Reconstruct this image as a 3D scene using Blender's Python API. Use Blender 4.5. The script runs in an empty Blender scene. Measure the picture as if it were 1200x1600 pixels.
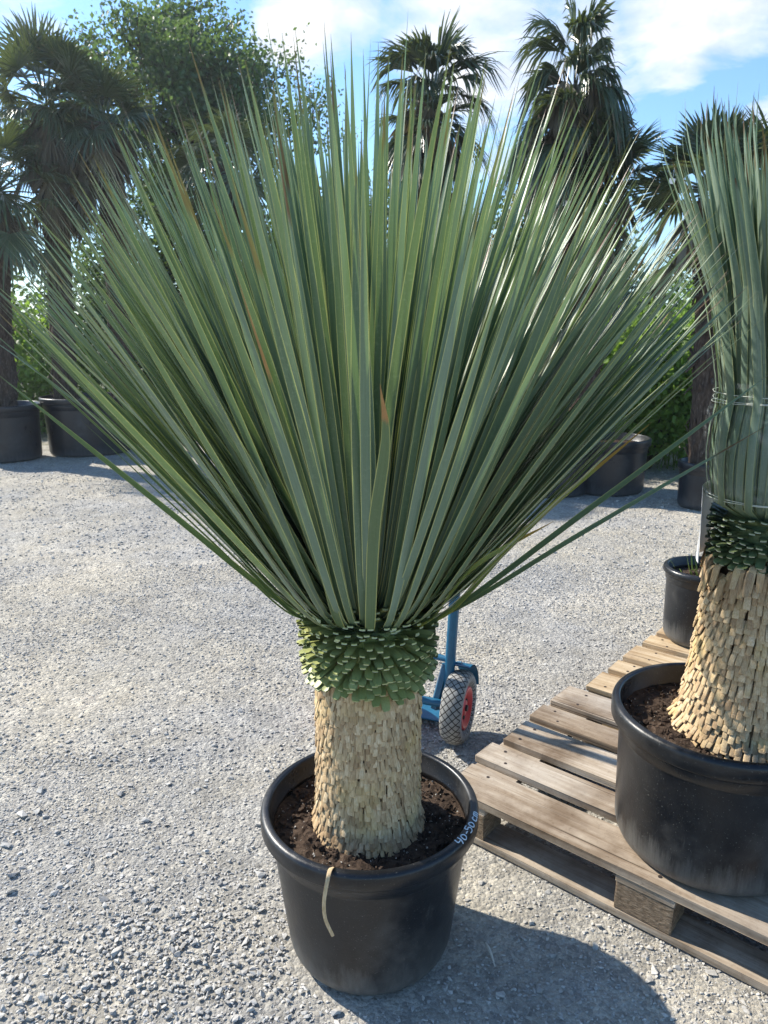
import bpy, bmesh, math, random
import numpy as np
from mathutils import Vector, Matrix, Euler

random.seed(7)
RNG = np.random.default_rng(7)
R = math.radians
SC = bpy.context.scene
COL = SC.collection

# ------------------------------------------------------------------ camera
CAM_H, PITCH = 1.434, 14.0
cam = bpy.data.cameras.new('camera')
cam.sensor_fit = 'VERTICAL'; cam.sensor_height = 36.0; cam.sensor_width = 27.0
cam.lens = 25.99
cam.clip_start = 0.05; cam.clip_end = 2000
cam.dof.use_dof = True; cam.dof.focus_distance = 1.75; cam.dof.aperture_fstop = 9.0
co = bpy.data.objects.new('camera', cam); COL.objects.link(co)
co.location = (0, 0, CAM_H); co.rotation_euler = (R(90 - PITCH), 0, 0)
SC.camera = co

# ------------------------------------------------------------------ light and exposure
SUN_AZ = math.atan2(-0.855, 0.52)          # towards the sun, measured from +Y
SUN_EL = R(38)
SUN_DIR = Vector((math.sin(SUN_AZ) * math.cos(SUN_EL), math.cos(SUN_AZ) * math.cos(SUN_EL), math.sin(SUN_EL)))
SKY_STRENGTH, SUN_STRENGTH, EXPOSURE = 0.12, 4.6, 0.98
SC.view_settings.view_transform = 'Standard'
SC.view_settings.look = 'None'
SC.view_settings.exposure = EXPOSURE
SC.view_settings.gamma = 1.0
sun = bpy.data.lights.new('sun', 'SUN'); sun.energy = SUN_STRENGTH; sun.angle = R(0.8); sun.color = (1.0, 0.94, 0.84)
so = bpy.data.objects.new('sun', sun); COL.objects.link(so)
so.rotation_euler = (-SUN_DIR).to_track_quat('-Z', 'Y').to_euler(); so.location = (-6, 4, 8)


class NT:
    """tiny helper for node trees"""
    def __init__(s, tree): s.t = tree
    def n(s, typ, _in=None, **kw):
        nd = s.t.nodes.new(typ)
        for k, v in kw.items(): setattr(nd, k, v)
        for k, v in (_in or {}).items():
            sock = nd.inputs[k]
            if isinstance(v, bpy.types.NodeSocket): s.t.links.new(v, sock)
            else: sock.default_value = v
        return nd
    def math(s, op, a, b=0.0, c=0.0):
        nd = s.n('ShaderNodeMath', {0: a, 1: b, 2: c}, operation=op); return nd.outputs[0]
    def mix(s, f, a, b, bt='MIX'):
        nd = s.n('ShaderNodeMix', data_type='RGBA', blend_type=bt)
        for i, v in ((0, f), (6, a), (7, b)):
            if isinstance(v, bpy.types.NodeSocket): s.t.links.new(v, nd.inputs[i])
            else: nd.inputs[i].default_value = v if i == 0 else (*v[:3], 1)
        return nd.outputs[2]
    def ramp(s, f, stops):
        nd = s.n('ShaderNodeValToRGB', {0: f}); cr = nd.color_ramp
        while len(cr.elements) < len(stops): cr.elements.new(0.5)
        for e, (p, c) in zip(cr.elements, stops):
            e.position = p; e.color = (c, c, c, 1) if not hasattr(c, '__len__') else (*c[:3], 1)
        return nd.outputs[0]
    def noise(s, vec, scale, detail=4, rough=0.55, dist=0.0):
        d = {'Scale': scale, 'Detail': detail, 'Roughness': rough, 'Distortion': dist}
        if vec is not None: d['Vector'] = vec
        return s.n('ShaderNodeTexNoise', d).outputs[0]
    def mapr(s, f, a, b, c=0.0, d=1.0):
        return s.n('ShaderNodeMapRange', {0: f, 1: a, 2: b, 3: c, 4: d}).outputs[0]
    def link(s, a, b): s.t.links.new(a, b)


# ------------------------------------------------------------------ sky with clouds
world = bpy.data.worlds.new('World'); SC.world = world; world.use_nodes = True
wt = world.node_tree; wt.nodes.clear(); W = NT(wt)
sky = W.n('ShaderNodeTexSky', sky_type='NISHITA')
sky.sun_disc = False; sky.sun_elevation = SUN_EL; sky.sun_rotation = SUN_AZ % (2 * math.pi)
sky.air_density = 1.0; sky.dust_density = 0.35; sky.ozone_density = 2.4
tc = W.n('ShaderNodeTexCoord')
gdir = tc.outputs['Generated']
sep = W.n('ShaderNodeSeparateXYZ', {0: gdir})
den = W.math('MAXIMUM', W.math('ADD', sep.outputs[2], 0.12), 0.05)
comb = W.n('ShaderNodeCombineXYZ', {0: W.math('DIVIDE', sep.outputs[0], den), 1: W.math('DIVIDE', sep.outputs[1], den), 2: 0.0})
warp = W.n('ShaderNodeTexNoise', {'Vector': comb.outputs[0], 'Scale': 1.6, 'Detail': 3})
wv = W.n('ShaderNodeVectorMath', {0: comb.outputs[0], 1: W.n('ShaderNodeVectorMath', {0: warp.outputs[1], 'Scale': 0.35}, operation='SCALE').outputs[0]}, operation='ADD')
nz = W.noise(wv.outputs[0], 2.1, 9, 0.62)


def pixdir(u, v):
    p = R(PITCH); x = (u - 600) / 1155; y = (v - 800) / 1155
    d = Vector((x, math.cos(p) - y * math.sin(p), -math.sin(p) - y * math.cos(p))); d.normalize(); return d


mask = None
# banks of cloud, given by the direction in which they stand and their angular radius
for (u, v, rad, w) in ((470, 15, 4.2, 1.0), (545, -5, 3.6, .9), (790, 100, 6.5, 1.0), (900, 90, 5.5, 1.0), (880, 230, 3.6, .8), (1040, 20, 4.6, 1.0), (1170, -70, 6, 1.), (700, -20, 6, 1.), (800, 240, 4., .8),
                       (1215, 195, 2.6, 1.0), (50, 15, 4.5, .9), (760, 380, 4, .5), (-300, 300, 14, .8), (200, -600, 18, .7), (1000, -900, 22, .8)):
    d = pixdir(u, v)
    dp = W.n('ShaderNodeVectorMath', {0: gdir, 1: d}, operation='DOT_PRODUCT').outputs['Value']
    m = W.mapr(dp, math.cos(R(rad * 1.25)), math.cos(R(rad * .25)), 0.0, w)
    mask = m if mask is None else W.math('MAXIMUM', mask, m)
dens = W.math('ADD', W.math('MULTIPLY', mask, 0.62), W.math('MULTIPLY', W.math('SUBTRACT', nz, 0.5), 1.5))
cov = W.ramp(dens, [(0.34, 0.0), (0.50, 0.5), (0.74, 0.97)])
shade = W.noise(wv.outputs[0], 4.5, 6, 0.6)
ccol = W.mix(W.mapr(shade, 0.35, 0.62), (0.62, 0.69, 0.82), (1.0, 0.99, 0.97))
skyc = W.mix(1.0, sky.outputs[0], (0.80, 0.98, 1.12), 'MULTIPLY')
skyb = W.n('ShaderNodeBackground', {0: skyc, 1: SKY_STRENGTH})
cloudb = W.n('ShaderNodeBackground', {0: ccol, 1: 0.66})
mixs = W.n('ShaderNodeMixShader', {0: cov}); W.link(skyb.outputs[0], mixs.inputs[1]); W.link(cloudb.outputs[0], mixs.inputs[2])
wo = W.n('ShaderNodeOutputWorld'); W.link(mixs.outputs[0], wo.inputs[0])


# ------------------------------------------------------------------ materials
def mat(name):
    m = bpy.data.materials.new(name); m.use_nodes = True; m.node_tree.nodes.clear()
    return m, NT(m.node_tree)


def finish(T, bsdf):
    o = T.n('ShaderNodeOutputMaterial'); T.link(bsdf, o.inputs[0])


def attr(T):
    a = T.n('ShaderNodeAttribute', attribute_name='lf'); s = T.n('ShaderNodeSeparateXYZ', {0: a.outputs['Vector']})
    return a.outputs['Vector'], s.outputs[0], s.outputs[1], s.outputs[2]


def principled(T, col, rough=0.5, spec=0.5, bump=None, bstr=0.3, bdist=0.01, **kw):
    d = {'Base Color': col if isinstance(col, bpy.types.NodeSocket) else (*col[:3], 1), 'Roughness': rough, 'Specular IOR Level': spec}
    d.update(kw)
    p = T.n('ShaderNodeBsdfPrincipled', d)
    if bump is not None:
        b = T.n('ShaderNodeBump', {'Height': bump, 'Strength': bstr, 'Distance': bdist}); T.link(b.outputs[0], p.inputs['Normal'])
    return p.outputs[0]


def geo_pos(T): return T.n('ShaderNodeNewGeometry').outputs['Position']
def obj_pos(T): return T.n('ShaderNodeTexCoord').outputs['Object']


def blade_material(name, dark, pale, edge, tip, trans, tmix, rough, edge_at=0.86, base_col=None, tipat=0.97):
    m, T = mat(name); vec, u, v, r = attr(T)
    c = T.mix(T.mapr(r, 0.0, 1.0, 0.0, 1.0), dark, pale)
    cm = T.n('ShaderNodeCombineXYZ', {0: T.math('MULTIPLY', u, 5.0), 1: T.math('MULTIPLY', v, 4.0), 2: T.math('MULTIPLY', r, 91.0)}).outputs[0]
    st = T.noise(cm, 1.3, 5, 0.6)
    c = T.mix(T.mapr(st, 0.35, 0.7), T.mix(1.0, c, (0.74, 0.78, 0.72), 'MULTIPLY'), c)
    mot = T.noise(geo_pos(T), 140, 2, 0.6)
    c = T.mix(T.math('MULTIPLY', T.mapr(mot, 0.55, 0.75), 0.25), c, (pale[0] * 1.3, pale[1] * 1.2, pale[2] * 1.1))
    if base_col: c = T.mix(T.mapr(v, 0.14, 0.0), c, base_col)
    au = T.math('ABSOLUTE', u)
    c = T.mix(T.math('MULTIPLY', T.mapr(au, edge_at - 0.03, edge_at + 0.05), 0.85), c, edge)
    h = T.math('FRACT', T.math('MULTIPLY', r, 37.77))
    thr = T.math('SUBTRACT', tipat, T.math('MULTIPLY', T.math('POWER', h, 6.0), 0.13))
    tn = T.math('ADD', v, T.math('MULTIPLY', T.math('SUBTRACT', st, 0.5), 0.06))
    isT = T.math('MULTIPLY', T.math('SUBTRACT', tn, thr), 45.0)
    c = T.mix(T.mapr(isT, 0.0, 1.0), c, tip)
    # old scars: brown flecks here and there
    sc = T.noise(T.n('ShaderNodeCombineXYZ', {0: u, 1: T.math('MULTIPLY', v, 14.0), 2: T.math('MULTIPLY', r, 300.0)}).outputs[0], 0.9, 3, 0.6)
    c = T.mix(T.math('MULTIPLY', T.mapr(sc, 0.80, 0.84), 0.7), c, tip)
    p = principled(T, c, rough, 0.5, st, 0.25, 0.002)
    if tmix > 0:
        t = T.n('ShaderNodeBsdfTranslucent', {0: T.mix(T.mapr(au, edge_at - 0.03, edge_at + 0.05), trans, (trans[0] * 2.2, trans[1] * 1.5, trans[2] * 1.3))})
        x = T.n('ShaderNodeMixShader', {0: tmix}); T.link(p, x.inputs[1]); T.link(t.outputs[0], x.inputs[2]); p = x.outputs[0]
    finish(T, p); return m


def leaf_mass_material(name, dark, pale, trans, tmix=0.35, rough=0.5):
    m, T = mat(name); vec, u, v, r = attr(T)
    c = T.mix(r, dark, pale)
    p = principled(T, c, rough, 0.4)
    t = T.n('ShaderNodeBsdfTranslucent', {0: (*trans, 1)})
    x = T.n('ShaderNodeMixShader', {0: tmix}); T.link(p, x.inputs[1]); T.link(t.outputs[0], x.inputs[2])
    finish(T, x.outputs[0]); return m


M_YUCCA = blade_material('yucca_leaf', (0.078, 0.138, 0.060), (0.245, 0.330, 0.245), (0.66, 0.66, 0.25), (0.16, 0.065, 0.03), (0.15, 0.235, 0.065), 0.22, 0.36, edge_at=.875, base_col=(0.16, 0.21, 0.11))
M_YUCCA_TIED = blade_material('tied_yucca_leaf', (0.12, 0.19, 0.13), (0.30, 0.38, 0.30), (0.36, 0.40, 0.20), (0.16, 0.07, 0.03), (0.16, 0.24, 0.06), 0.2, 0.4, base_col=(0.10, 0.15, 0.08))
M_LIME = blade_material('old_yucca_leaf', (0.33, 0.39, 0.12), (0.42, 0.46, 0.19), (0.52, 0.52, 0.2), (0.48, 0.17, 0.05), (0.4, 0.46, 0.09), 0.3, 0.4, tipat=0.86)
M_DRYTIP = blade_material('dry_tipped_leaf', (0.10, 0.16, 0.06), (0.20, 0.27, 0.15), (0.56, 0.56, 0.2), (0.46, 0.22, 0.09), (0.2, 0.28, 0.05), 0.25, 0.4, tipat=0.86)
M_PALM = blade_material('palm_leaf', (0.055, 0.080, 0.045), (0.115, 0.150, 0.080), (0.12, 0.15, 0.06), (0.14, 0.10, 0.05), (0.13, 0.17, 0.035), 0.18, 0.30, edge_at=0.97, tipat=0.93)
M_PALM_DEAD = blade_material('dead_palm_leaf', (0.12, 0.095, 0.06), (0.22, 0.19, 0.13), (0.22, 0.19, 0.13), (0.10, 0.07, 0.04), (0.2, 0.15, 0.07), 0.2, 0.6, edge_at=0.97)
M_TREE = leaf_mass_material('tree_leaf', (0.040, 0.075, 0.028), (0.10, 0.155, 0.06), (0.14, 0.23, 0.045), 0.38)
M_BUSH = leaf_mass_material('bush_leaf', (0.075, 0.145, 0.028), (0.18, 0.29, 0.055), (0.26, 0.42, 0.05), 0.42)
M_HEDGE = leaf_mass_material('hedge_leaf', (0.035, 0.065, 0.02), (0.085, 0.14, 0.04), (0.14, 0.23, 0.03), 0.34)
M_GRASS = leaf_mass_material('grass_blade', (0.07, 0.12, 0.025), (0.20, 0.24, 0.08), (0.22, 0.3, 0.05), 0.35)


def straw_material(name, a, b, c_, dark_end):
    m, T = mat(name); vec, u, v, r = attr(T)
    c = T.ramp(r, [(0.0, a), (0.55, b), (1.0, c_)])
    gp = geo_pos(T)
    g = T.noise(T.n('ShaderNodeMapping', {'Vector': gp, 'Scale': (420, 420, 60)}).outputs[0], 1.0, 3, 0.6)
    c = T.mix(T.mapr(g, 0.35, 0.65), T.mix(1.0, c, (0.72, 0.66, 0.58), 'MULTIPLY'), c)
    pt = T.noise(gp, 11, 3, 0.6)
    c = T.mix(T.math('MULTIPLY', T.mapr(pt, 0.5, 0.68), 0.45), c, (0.50, 0.36, 0.13))
    c = T.mix(T.mapr(v, 0.93, 1.0, 0.0, 0.5), c, dark_end)
    finish(T, principled(T, c, 0.75, 0.25, g, 0.35, 0.002)); return m


M_STRAW = straw_material('dry_leaf_base', (0.33, 0.225, 0.125), (0.53, 0.39, 0.225), (0.66, 0.52, 0.33), (0.36, 0.26, 0.16))
M_STRAW2 = straw_material('dry_leaf_brick', (0.42, 0.29, 0.17), (0.56, 0.42, 0.25), (0.66, 0.52, 0.34), (0.30, 0.20, 0.11))
m, T = mat('trunk_core'); finish(T, principled(T, (0.10, 0.065, 0.035), 0.9, 0.1)); M_CORE = m


def stub_material(name, dark, pale, cut):
    m, T = mat(name); vec, u, v, r = attr(T)
    c = T.mix(r, dark, pale)
    g = T.noise(geo_pos(T), 220, 3, 0.6)
    c = T.mix(T.mapr(g, 0.4, 0.7, 0.0, 0.35), c, T.mix(1.0, c, (0.6, 0.6, 0.5), 'MULTIPLY'))
    c = T.mix(T.mapr(v, 0.975, 0.995), c, cut)
    finish(T, principled(T, c, 0.45, 0.4)); return m


M_STUB = stub_material('cut_leaf_stub', (0.21, 0.24, 0.070), (0.42, 0.43, 0.16), (0.46, 0.46, 0.34))
M_STUB2 = stub_material('cut_leaf_stub_dark', (0.11, 0.15, 0.06), (0.21, 0.26, 0.12), (0.66, 0.65, 0.54))

# black nursery plastic, dusty and scuffed
def plastic_material(name, base, dust, dustamt):
    m, T = mat(name); op = obj_pos(T)
    n1 = T.noise(op, 7, 6, 0.65); n2 = T.noise(op, 240, 2, 0.7); n3 = T.noise(op, 2.6, 5, 0.7)
    scr = T.noise(T.n('ShaderNodeMapping', {'Vector': op, 'Scale': (26, 26, 3.2)}).outputs[0], 1.5, 7, 0.75)
    hair = T.noise(T.n('ShaderNodeMapping', {'Vector': op, 'Rotation': (.5, .3, .2), 'Scale': (70, 9, 60)}).outputs[0], 1.6, 3, 0.6, 1.2)
    patch = T.mapr(n3, 0.47, 0.66)
    f = T.math('MULTIPLY', T.math('MULTIPLY', T.mapr(n1, 0.42, 0.72), T.math('ADD', patch, .15)), dustamt)
    f = T.math('MAXIMUM', f, T.math('MULTIPLY', T.math('MULTIPLY', T.mapr(scr, 0.56, 0.72), patch), dustamt * 1.2))
    f = T.math('MAXIMUM', f, T.math('MULTIPLY', T.mapr(hair, 0.70, 0.74), dustamt * 1.1))
    z = T.n('ShaderNodeSeparateXYZ', {0: op}).outputs[2]
    f = T.math('MAXIMUM', f, T.math('MULTIPLY', T.mapr(T.math('ADD', z, T.math('MULTIPLY', T.math('SUBTRACT', scr, .5), 0.22)), 0.10, 0.0), 0.45))
    f = T.math('MAXIMUM', f, T.math('MULTIPLY', T.mapr(n2, 0.67, 0.71), 0.45))
    c = T.mix(f, base, dust)
    finish(T, principled(T, c, T.math('ADD', T.mapr(n1, 0.3, 0.7, 0.25, 0.42), T.math('MULTIPLY', f, .5)), 0.45, T.math('ADD', scr, hair), 0.15, 0.003)); return m


M_POT = plastic_material('black_pot_plastic', (0.0065, 0.0072, 0.009), (0.27, 0.26, 0.235), 0.30)
M_POT_BIG = plastic_material('dusty_pot_plastic', (0.013, 0.015, 0.019), (0.15, 0.145, 0.135), 0.32)

m, T = mat('potting_soil'); vec, u, v, r = attr(T); gp = geo_pos(T)
n1 = T.noise(gp, 60, 6, 0.7)
c = T.ramp(n1, [(0.3, (0.024, 0.017, 0.013)), (0.55, (0.068, 0.047, 0.034)), (0.8, (0.17, 0.125, 0.09))])
c = T.mix(T.mapr(r, 0.90, 0.93), c, (0.60, 0.57, 0.50))
finish(T, principled(T, c, 0.95, 0.1, n1, 0.7, 0.012)); M_SOIL = m

m, T = mat('white_marker'); finish(T, principled(T, (0.62, 0.70, 0.76), 0.6, 0.3)); M_MARK = m

# compacted gravel
m, T = mat('gravel_ground'); gp = geo_pos(T)
v1 = T.n('ShaderNodeTexVoronoi', {'Vector': gp, 'Scale': 95.0, 'Randomness': 1.0}); v2 = T.n('ShaderNodeTexVoronoi', {'Vector': gp, 'Scale': 38.0})
big = T.noise(gp, 0.9, 5, 0.6); fine = T.noise(gp, 170, 5, 0.7); mid = T.noise(gp, 6.5, 5, 0.65)
bw1 = T.n('ShaderNodeSeparateXYZ', {0: v1.outputs['Color']}).outputs[0]; bw2 = T.n('ShaderNodeSeparateXYZ', {0: v2.outputs['Color']}).outputs[1]
c = T.mix(T.mapr(big, 0.40, 0.62), (0.425, 0.412, 0.385), (0.54, 0.495, 0.41))
trk = T.noise(T.n('ShaderNodeMapping', {'Vector': gp, 'Rotation': (0, 0, .25), 'Scale': (.28, 1.5, 1)}).outputs[0], 1.0, 5, 0.6)
c = T.mix(T.mapr(trk, 0.44, 0.60), T.mix(1.0, c, (0.86, 0.865, 0.87), 'MULTIPLY'), c)
c = T.mix(T.mapr(mid, 0.42, 0.66), c, T.mix(1.0, c, (0.80, 0.79, 0.77), 'MULTIPLY'))
c = T.mix(0.5, c, T.mix(T.mapr(bw1, 0.0, 1.0), (0.22, 0.22, 0.22), (0.62, 0.61, 0.58)), 'OVERLAY')
c = T.mix(0.3, c, T.mix(T.mapr(bw2, 0.0, 1.0), (0.25, 0.25, 0.26), (0.68, 0.66, 0.62)), 'OVERLAY')
c = T.mix(0.5, c, T.ramp(fine, [(0.3, 0.25), (0.7, 0.75)]), 'OVERLAY')
# soil and moss take over behind the row of palms
yy = T.n('ShaderNodeSeparateXYZ', {0: gp}).outputs[1]
edge = T.mapr(T.math('ADD', yy, T.math('MULTIPLY', T.math('SUBTRACT', mid, 0.5), 3.0)), 9.0, 10.2)
c = T.mix(edge, c, T.mix(T.mapr(fine, 0.4, 0.6), (0.10, 0.075, 0.05), (0.09, 0.12, 0.04)))
hgt = T.math('ADD', T.math('MULTIPLY', T.math('SUBTRACT', 1.0, v1.outputs['Distance']), 0.6), T.math('ADD', T.math('MULTIPLY', fine, 0.8), T.math('MULTIPLY', T.math('SUBTRACT', 1.0, v2.outputs['Distance']), 0.8)))
finish(T, principled(T, c, 0.92, 0.2, hgt, 0.8, 0.010)); M_GROUND = m

m, T = mat('crushed_stone'); vec, u, v, r = attr(T); gp = geo_pos(T)
n1 = T.noise(gp, 130, 4, 0.65); big = T.noise(gp, 0.9, 5, 0.6)
c = T.ramp(r, [(0.0, (0.31, 0.302, 0.29)), (0.3, (0.40, 0.388, 0.368)), (0.75, (0.50, 0.482, 0.445)), (1.0, (0.64, 0.615, 0.57))])
c = T.mix(T.mapr(big, 0.40, 0.62, 0.0, 0.45), c, (0.54, 0.485, 0.39))
c = T.mix(T.mapr(n1, 0.35, 0.7), T.mix(1.0, c, (0.78, 0.78, 0.78), 'MULTIPLY'), c)
finish(T, principled(T, c, 0.88, 0.25, n1, 0.3, 0.004)); M_STONE = m


def wood_material(name, a, b, c_, grain_dark, grey):
    m, T = mat(name); op = obj_pos(T)
    rnd = T.n('ShaderNodeObjectInfo').outputs['Random']
    off = T.n('ShaderNodeCombineXYZ', {0: T.math('MULTIPLY', rnd, 37.0), 1: T.math('MULTIPLY', rnd, 11.0), 2: T.math('MULTIPLY', rnd, 5.0)}).outputs[0]
    pos = T.n('ShaderNodeVectorMath', {0: op, 1: off}, operation='ADD').outputs[0]
    mp = T.n('ShaderNodeMapping', {'Vector': pos, 'Scale': (2.2, 42, 42)}).outputs[0]
    g = T.noise(mp, 1.0, 6, 0.65, 0.6)
    mp2 = T.n('ShaderNodeMapping', {'Vector': pos, 'Scale': (5, 210, 210)}).outputs[0]
    g2 = T.noise(mp2, 1.0, 3, 0.6)
    blot = T.noise(pos, 5.5, 5, 0.6)
    c = T.mix(rnd, a, b)
    c = T.mix(T.mapr(blot, 0.42, 0.68), c, c_)
    c = T.mix(T.mapr(g, 0.36, 0.62), T.mix(1.0, c, grain_dark, 'MULTIPLY'), c)
    c = T.mix(T.mapr(g2, 0.55, 0.75, 0.0, 0.4), c, T.mix(1.0, c, (0.5, 0.45, 0.42), 'MULTIPLY'))
    c = T.mix(T.mapr(T.noise(pos, 2.2, 4, 0.6), 0.5, 0.72, 0.0, 0.7), c, grey)
    c = T.mix(T.mapr(T.noise(pos, 75, 4, 0.7), 0.56, 0.72, 0.0, 0.55), c, T.mix(1.0, c, (0.5, 0.46, 0.42), 'MULTIPLY'))
    crack = T.noise(T.n('ShaderNodeMapping', {'Vector': pos, 'Scale': (1.6, 120, 120)}).outputs[0], 1.0, 2, 0.5)
    c = T.mix(T.mapr(crack, 0.66, 0.72, 0.0, 0.85), c, (0.05, 0.035, 0.025))
    hh = T.math('ADD', g, T.math('MULTIPLY', g2, 0.5))
    finish(T, principled(T, c, 0.82, 0.2, hh, 0.5, 0.004)); return m


M_WOOD = wood_material('weathered_pallet_wood', (0.35, 0.28, 0.205), (0.53, 0.46, 0.37), (0.22, 0.165, 0.115), (0.62, 0.56, 0.50), (0.38, 0.345, 0.30))
M_WOOD_NEW = wood_material('fresh_pallet_wood', (0.52, 0.40, 0.25), (0.60, 0.48, 0.32), (0.44, 0.33, 0.21), (0.70, 0.62, 0.52), (0.54, 0.45, 0.33))
m, T = mat('block_chipboard'); op = obj_pos(T); n1 = T.noise(T.n('ShaderNodeMapping', {'Vector': op, 'Scale': (60, 60, 170)}).outputs[0], 1.0, 5, 0.7)
c = T.ramp(n1, [(0.3, (0.09, 0.065, 0.045)), (0.5, (0.21, 0.155, 0.105)), (0.72, (0.36, 0.275, 0.19))])
finish(T, principled(T, c, 0.9, 0.1, n1, 0.9, 0.006)); M_BLOCK = m
m, T = mat('nail_iron'); finish(T, principled(T, (0.06, 0.045, 0.04), 0.6, 0.4, Metallic=0.6)); M_NAIL = m

m, T = mat('blue_paint'); op = obj_pos(T); n1 = T.noise(op, 18, 6, 0.7)
c = T.mix(T.mapr(n1, 0.66, 0.70), T.mix(T.mapr(n1, 0.3, 0.7), (0.008, 0.085, 0.165), (0.015, 0.125, 0.22)), (0.12, 0.07, 0.045))
finish(T, principled(T, c, 0.38, 0.5)); M_BLUE = m
m, T = mat('red_plastic'); finish(T, principled(T, (0.55, 0.02, 0.03), 0.35, 0.5)); M_RED = m
m, T = mat('tyre_rubber'); vec, u, v, r = attr(T)
# u = angle 0..1, v = across the tread in -1..1
A = T.math('MULTIPLY', u, 30.0); B = T.math('MULTIPLY', v, 1.2)
def grid(s): return T.math('ABSOLUTE', T.math('SUBTRACT', T.math('FRACT', s), 0.5))
g = T.math('MAXIMUM', grid(T.math('ADD', A, B)), grid(T.math('SUBTRACT', A, B)))
tread = T.math('MULTIPLY', T.mapr(g, 0.405, 0.43), T.mapr(T.math('ABSOLUTE', v), 1.25, 1.2))
dn = T.noise(geo_pos(T), 60, 4, 0.6)
c = T.mix(tread, T.mix(T.mapr(dn, 0.35, 0.65), (0.21, 0.205, 0.19), (0.30, 0.29, 0.265)), (0.022, 0.02, 0.018))
finish(T, principled(T, c, 0.75, 0.25, T.math('SUBTRACT', 1.0, tread), 0.8, 0.004)); M_TYRE = m
m, T = mat('dark_rubber'); finish(T, principled(T, (0.03, 0.03, 0.03), 0.6, 0.4)); M_RUB = m
m, T = mat('grey_steel'); finish(T, principled(T, (0.25, 0.25, 0.25), 0.4, 0.5, Metallic=0.8)); M_STEEL = m
m, T = mat('palm_fibre'); vec, u, v, r = attr(T); gp = geo_pos(T)
n1 = T.noise(T.n('ShaderNodeMapping', {'Vector': gp, 'Scale': (70, 70, 14)}).outputs[0], 1.0, 5, 0.7)
c = T.ramp(n1, [(0.3, (0.035, 0.024, 0.018)), (0.52, (0.085, 0.062, 0.047)), (0.75, (0.20, 0.155, 0.12))])
finish(T, principled(T, c, 0.95, 0.1, n1, 0.8, 0.02)); M_FIBRE = m
m, T = mat('tree_bark'); gp = geo_pos(T); n1 = T.noise(T.n('ShaderNodeMapping', {'Vector': gp, 'Scale': (22, 22, 5)}).outputs[0], 1.0, 5, 0.65)
finish(T, principled(T, T.ramp(n1, [(0.3, (0.03, 0.024, 0.018)), (0.7, (0.12, 0.095, 0.07))]), 0.9, 0.15, n1, 0.7, 0.02)); M_BARK = m
m, T = mat('white_tag'); finish(T, principled(T, (0.78, 0.78, 0.77), 0.5, 0.3)); M_TAG = m
m, T = mat('white_film_sheet'); finish(T, principled(T, (0.80, 0.80, 0.80), 0.5, 0.3)); M_SHEET = m
m, T = mat('clear_stretch_film'); op = obj_pos(T)
n1 = T.noise(T.n('ShaderNodeMapping', {'Vector': op, 'Scale': (9, 9, 46)}).outputs[0], 1.0, 4, 0.6, 1.0)
tr = T.n('ShaderNodeBsdfTransparent', {0: (0.96, 0.97, 0.97, 1)}); gl = principled(T, (0.75, 0.78, 0.78), 0.16, 0.8, n1, 0.6, 0.02)
x = T.n('ShaderNodeMixShader', {0: T.mapr(n1, 0.5, 0.75, 0.01, 0.16)}); T.link(tr.outputs[0], x.inputs[1]); T.link(gl, x.inputs[2]); finish(T, x.outputs[0]); M_FILM = m
m, T = mat('string'); finish(T, principled(T, (0.62, 0.64, 0.55), 0.5, 0.4)); M_STRING = m
m, T = mat('bleached_stick'); finish(T, principled(T, (0.60, 0.56, 0.47), 0.7, 0.2)); M_STICK = m


# ------------------------------------------------------------------ mesh helpers
class MB:
    """collects vertices and faces; build() links them as ONE mesh object"""
    def __init__(s): s.V = []; s.F = []; s.L = []; s.MI = []; s.n = 0
    def add(s, V, F, lf=None, mi=0):
        V = np.asarray(V, float).reshape(-1, 3); F = np.asarray(F, int)
        if lf is None: lf = np.zeros((len(V), 3))
        lf = np.broadcast_to(np.asarray(lf, float), (len(V), 3))
        s.V.append(V); s.L.append(lf); s.F.append(F + s.n); s.MI.append(mi); s.n += len(V); return s
    def build(s, name, mats, parent=None, smooth=False, loc=None):
        me = bpy.data.meshes.new(name)
        V = np.concatenate(s.V); L = np.concatenate(s.L)
        me.vertices.add(len(V)); me.vertices.foreach_set('co', V.astype(np.float32).ravel())
        idx = np.concatenate([f.ravel() for f in s.F])
        sizes = np.concatenate([np.full(len(f), f.shape[1]) for f in s.F])
        mi = np.concatenate([np.full(len(f), k) for f, k in zip(s.F, s.MI)])
        me.loops.add(len(idx)); me.loops.foreach_set('vertex_index', idx.astype(np.int32))
        me.polygons.add(len(sizes))
        st = np.zeros(len(sizes), np.int32); st[1:] = np.cumsum(sizes)[:-1]
        me.polygons.foreach_set('loop_start', st); me.polygons.foreach_set('loop_total', sizes.astype(np.int32))
        me.polygons.foreach_set('material_index', mi.astype(np.int32))
        me.polygons.foreach_set('use_smooth', np.full(len(sizes), bool(smooth)))
        a = me.attributes.new('lf', 'FLOAT_VECTOR', 'POINT'); a.data.foreach_set('vector', L.astype(np.float32).ravel())
        me.update(calc_edges=True); me.validate()
        for mm in (mats if isinstance(mats, (list, tuple)) else [mats]): me.materials.append(mm)
        o = bpy.data.objects.new(name, me); COL.objects.link(o)
        if parent is not None: o.parent = parent
        if loc is not None: o.location = loc
        return o


def tag(o, label=None, cat=None, group=None, kind=None):
    for k, v in (('label', label), ('category', cat), ('group', group), ('kind', kind)):
        if v: o[k] = v
    return o


def thing(name, loc, label, cat, rz=0.0, group=None):
    o = bpy.data.objects.new(name, None); o.empty_display_size = 0.1
    o.location = loc; o.rotation_euler = (0, 0, rz); COL.objects.link(o)
    return tag(o, label, cat, group)


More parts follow.
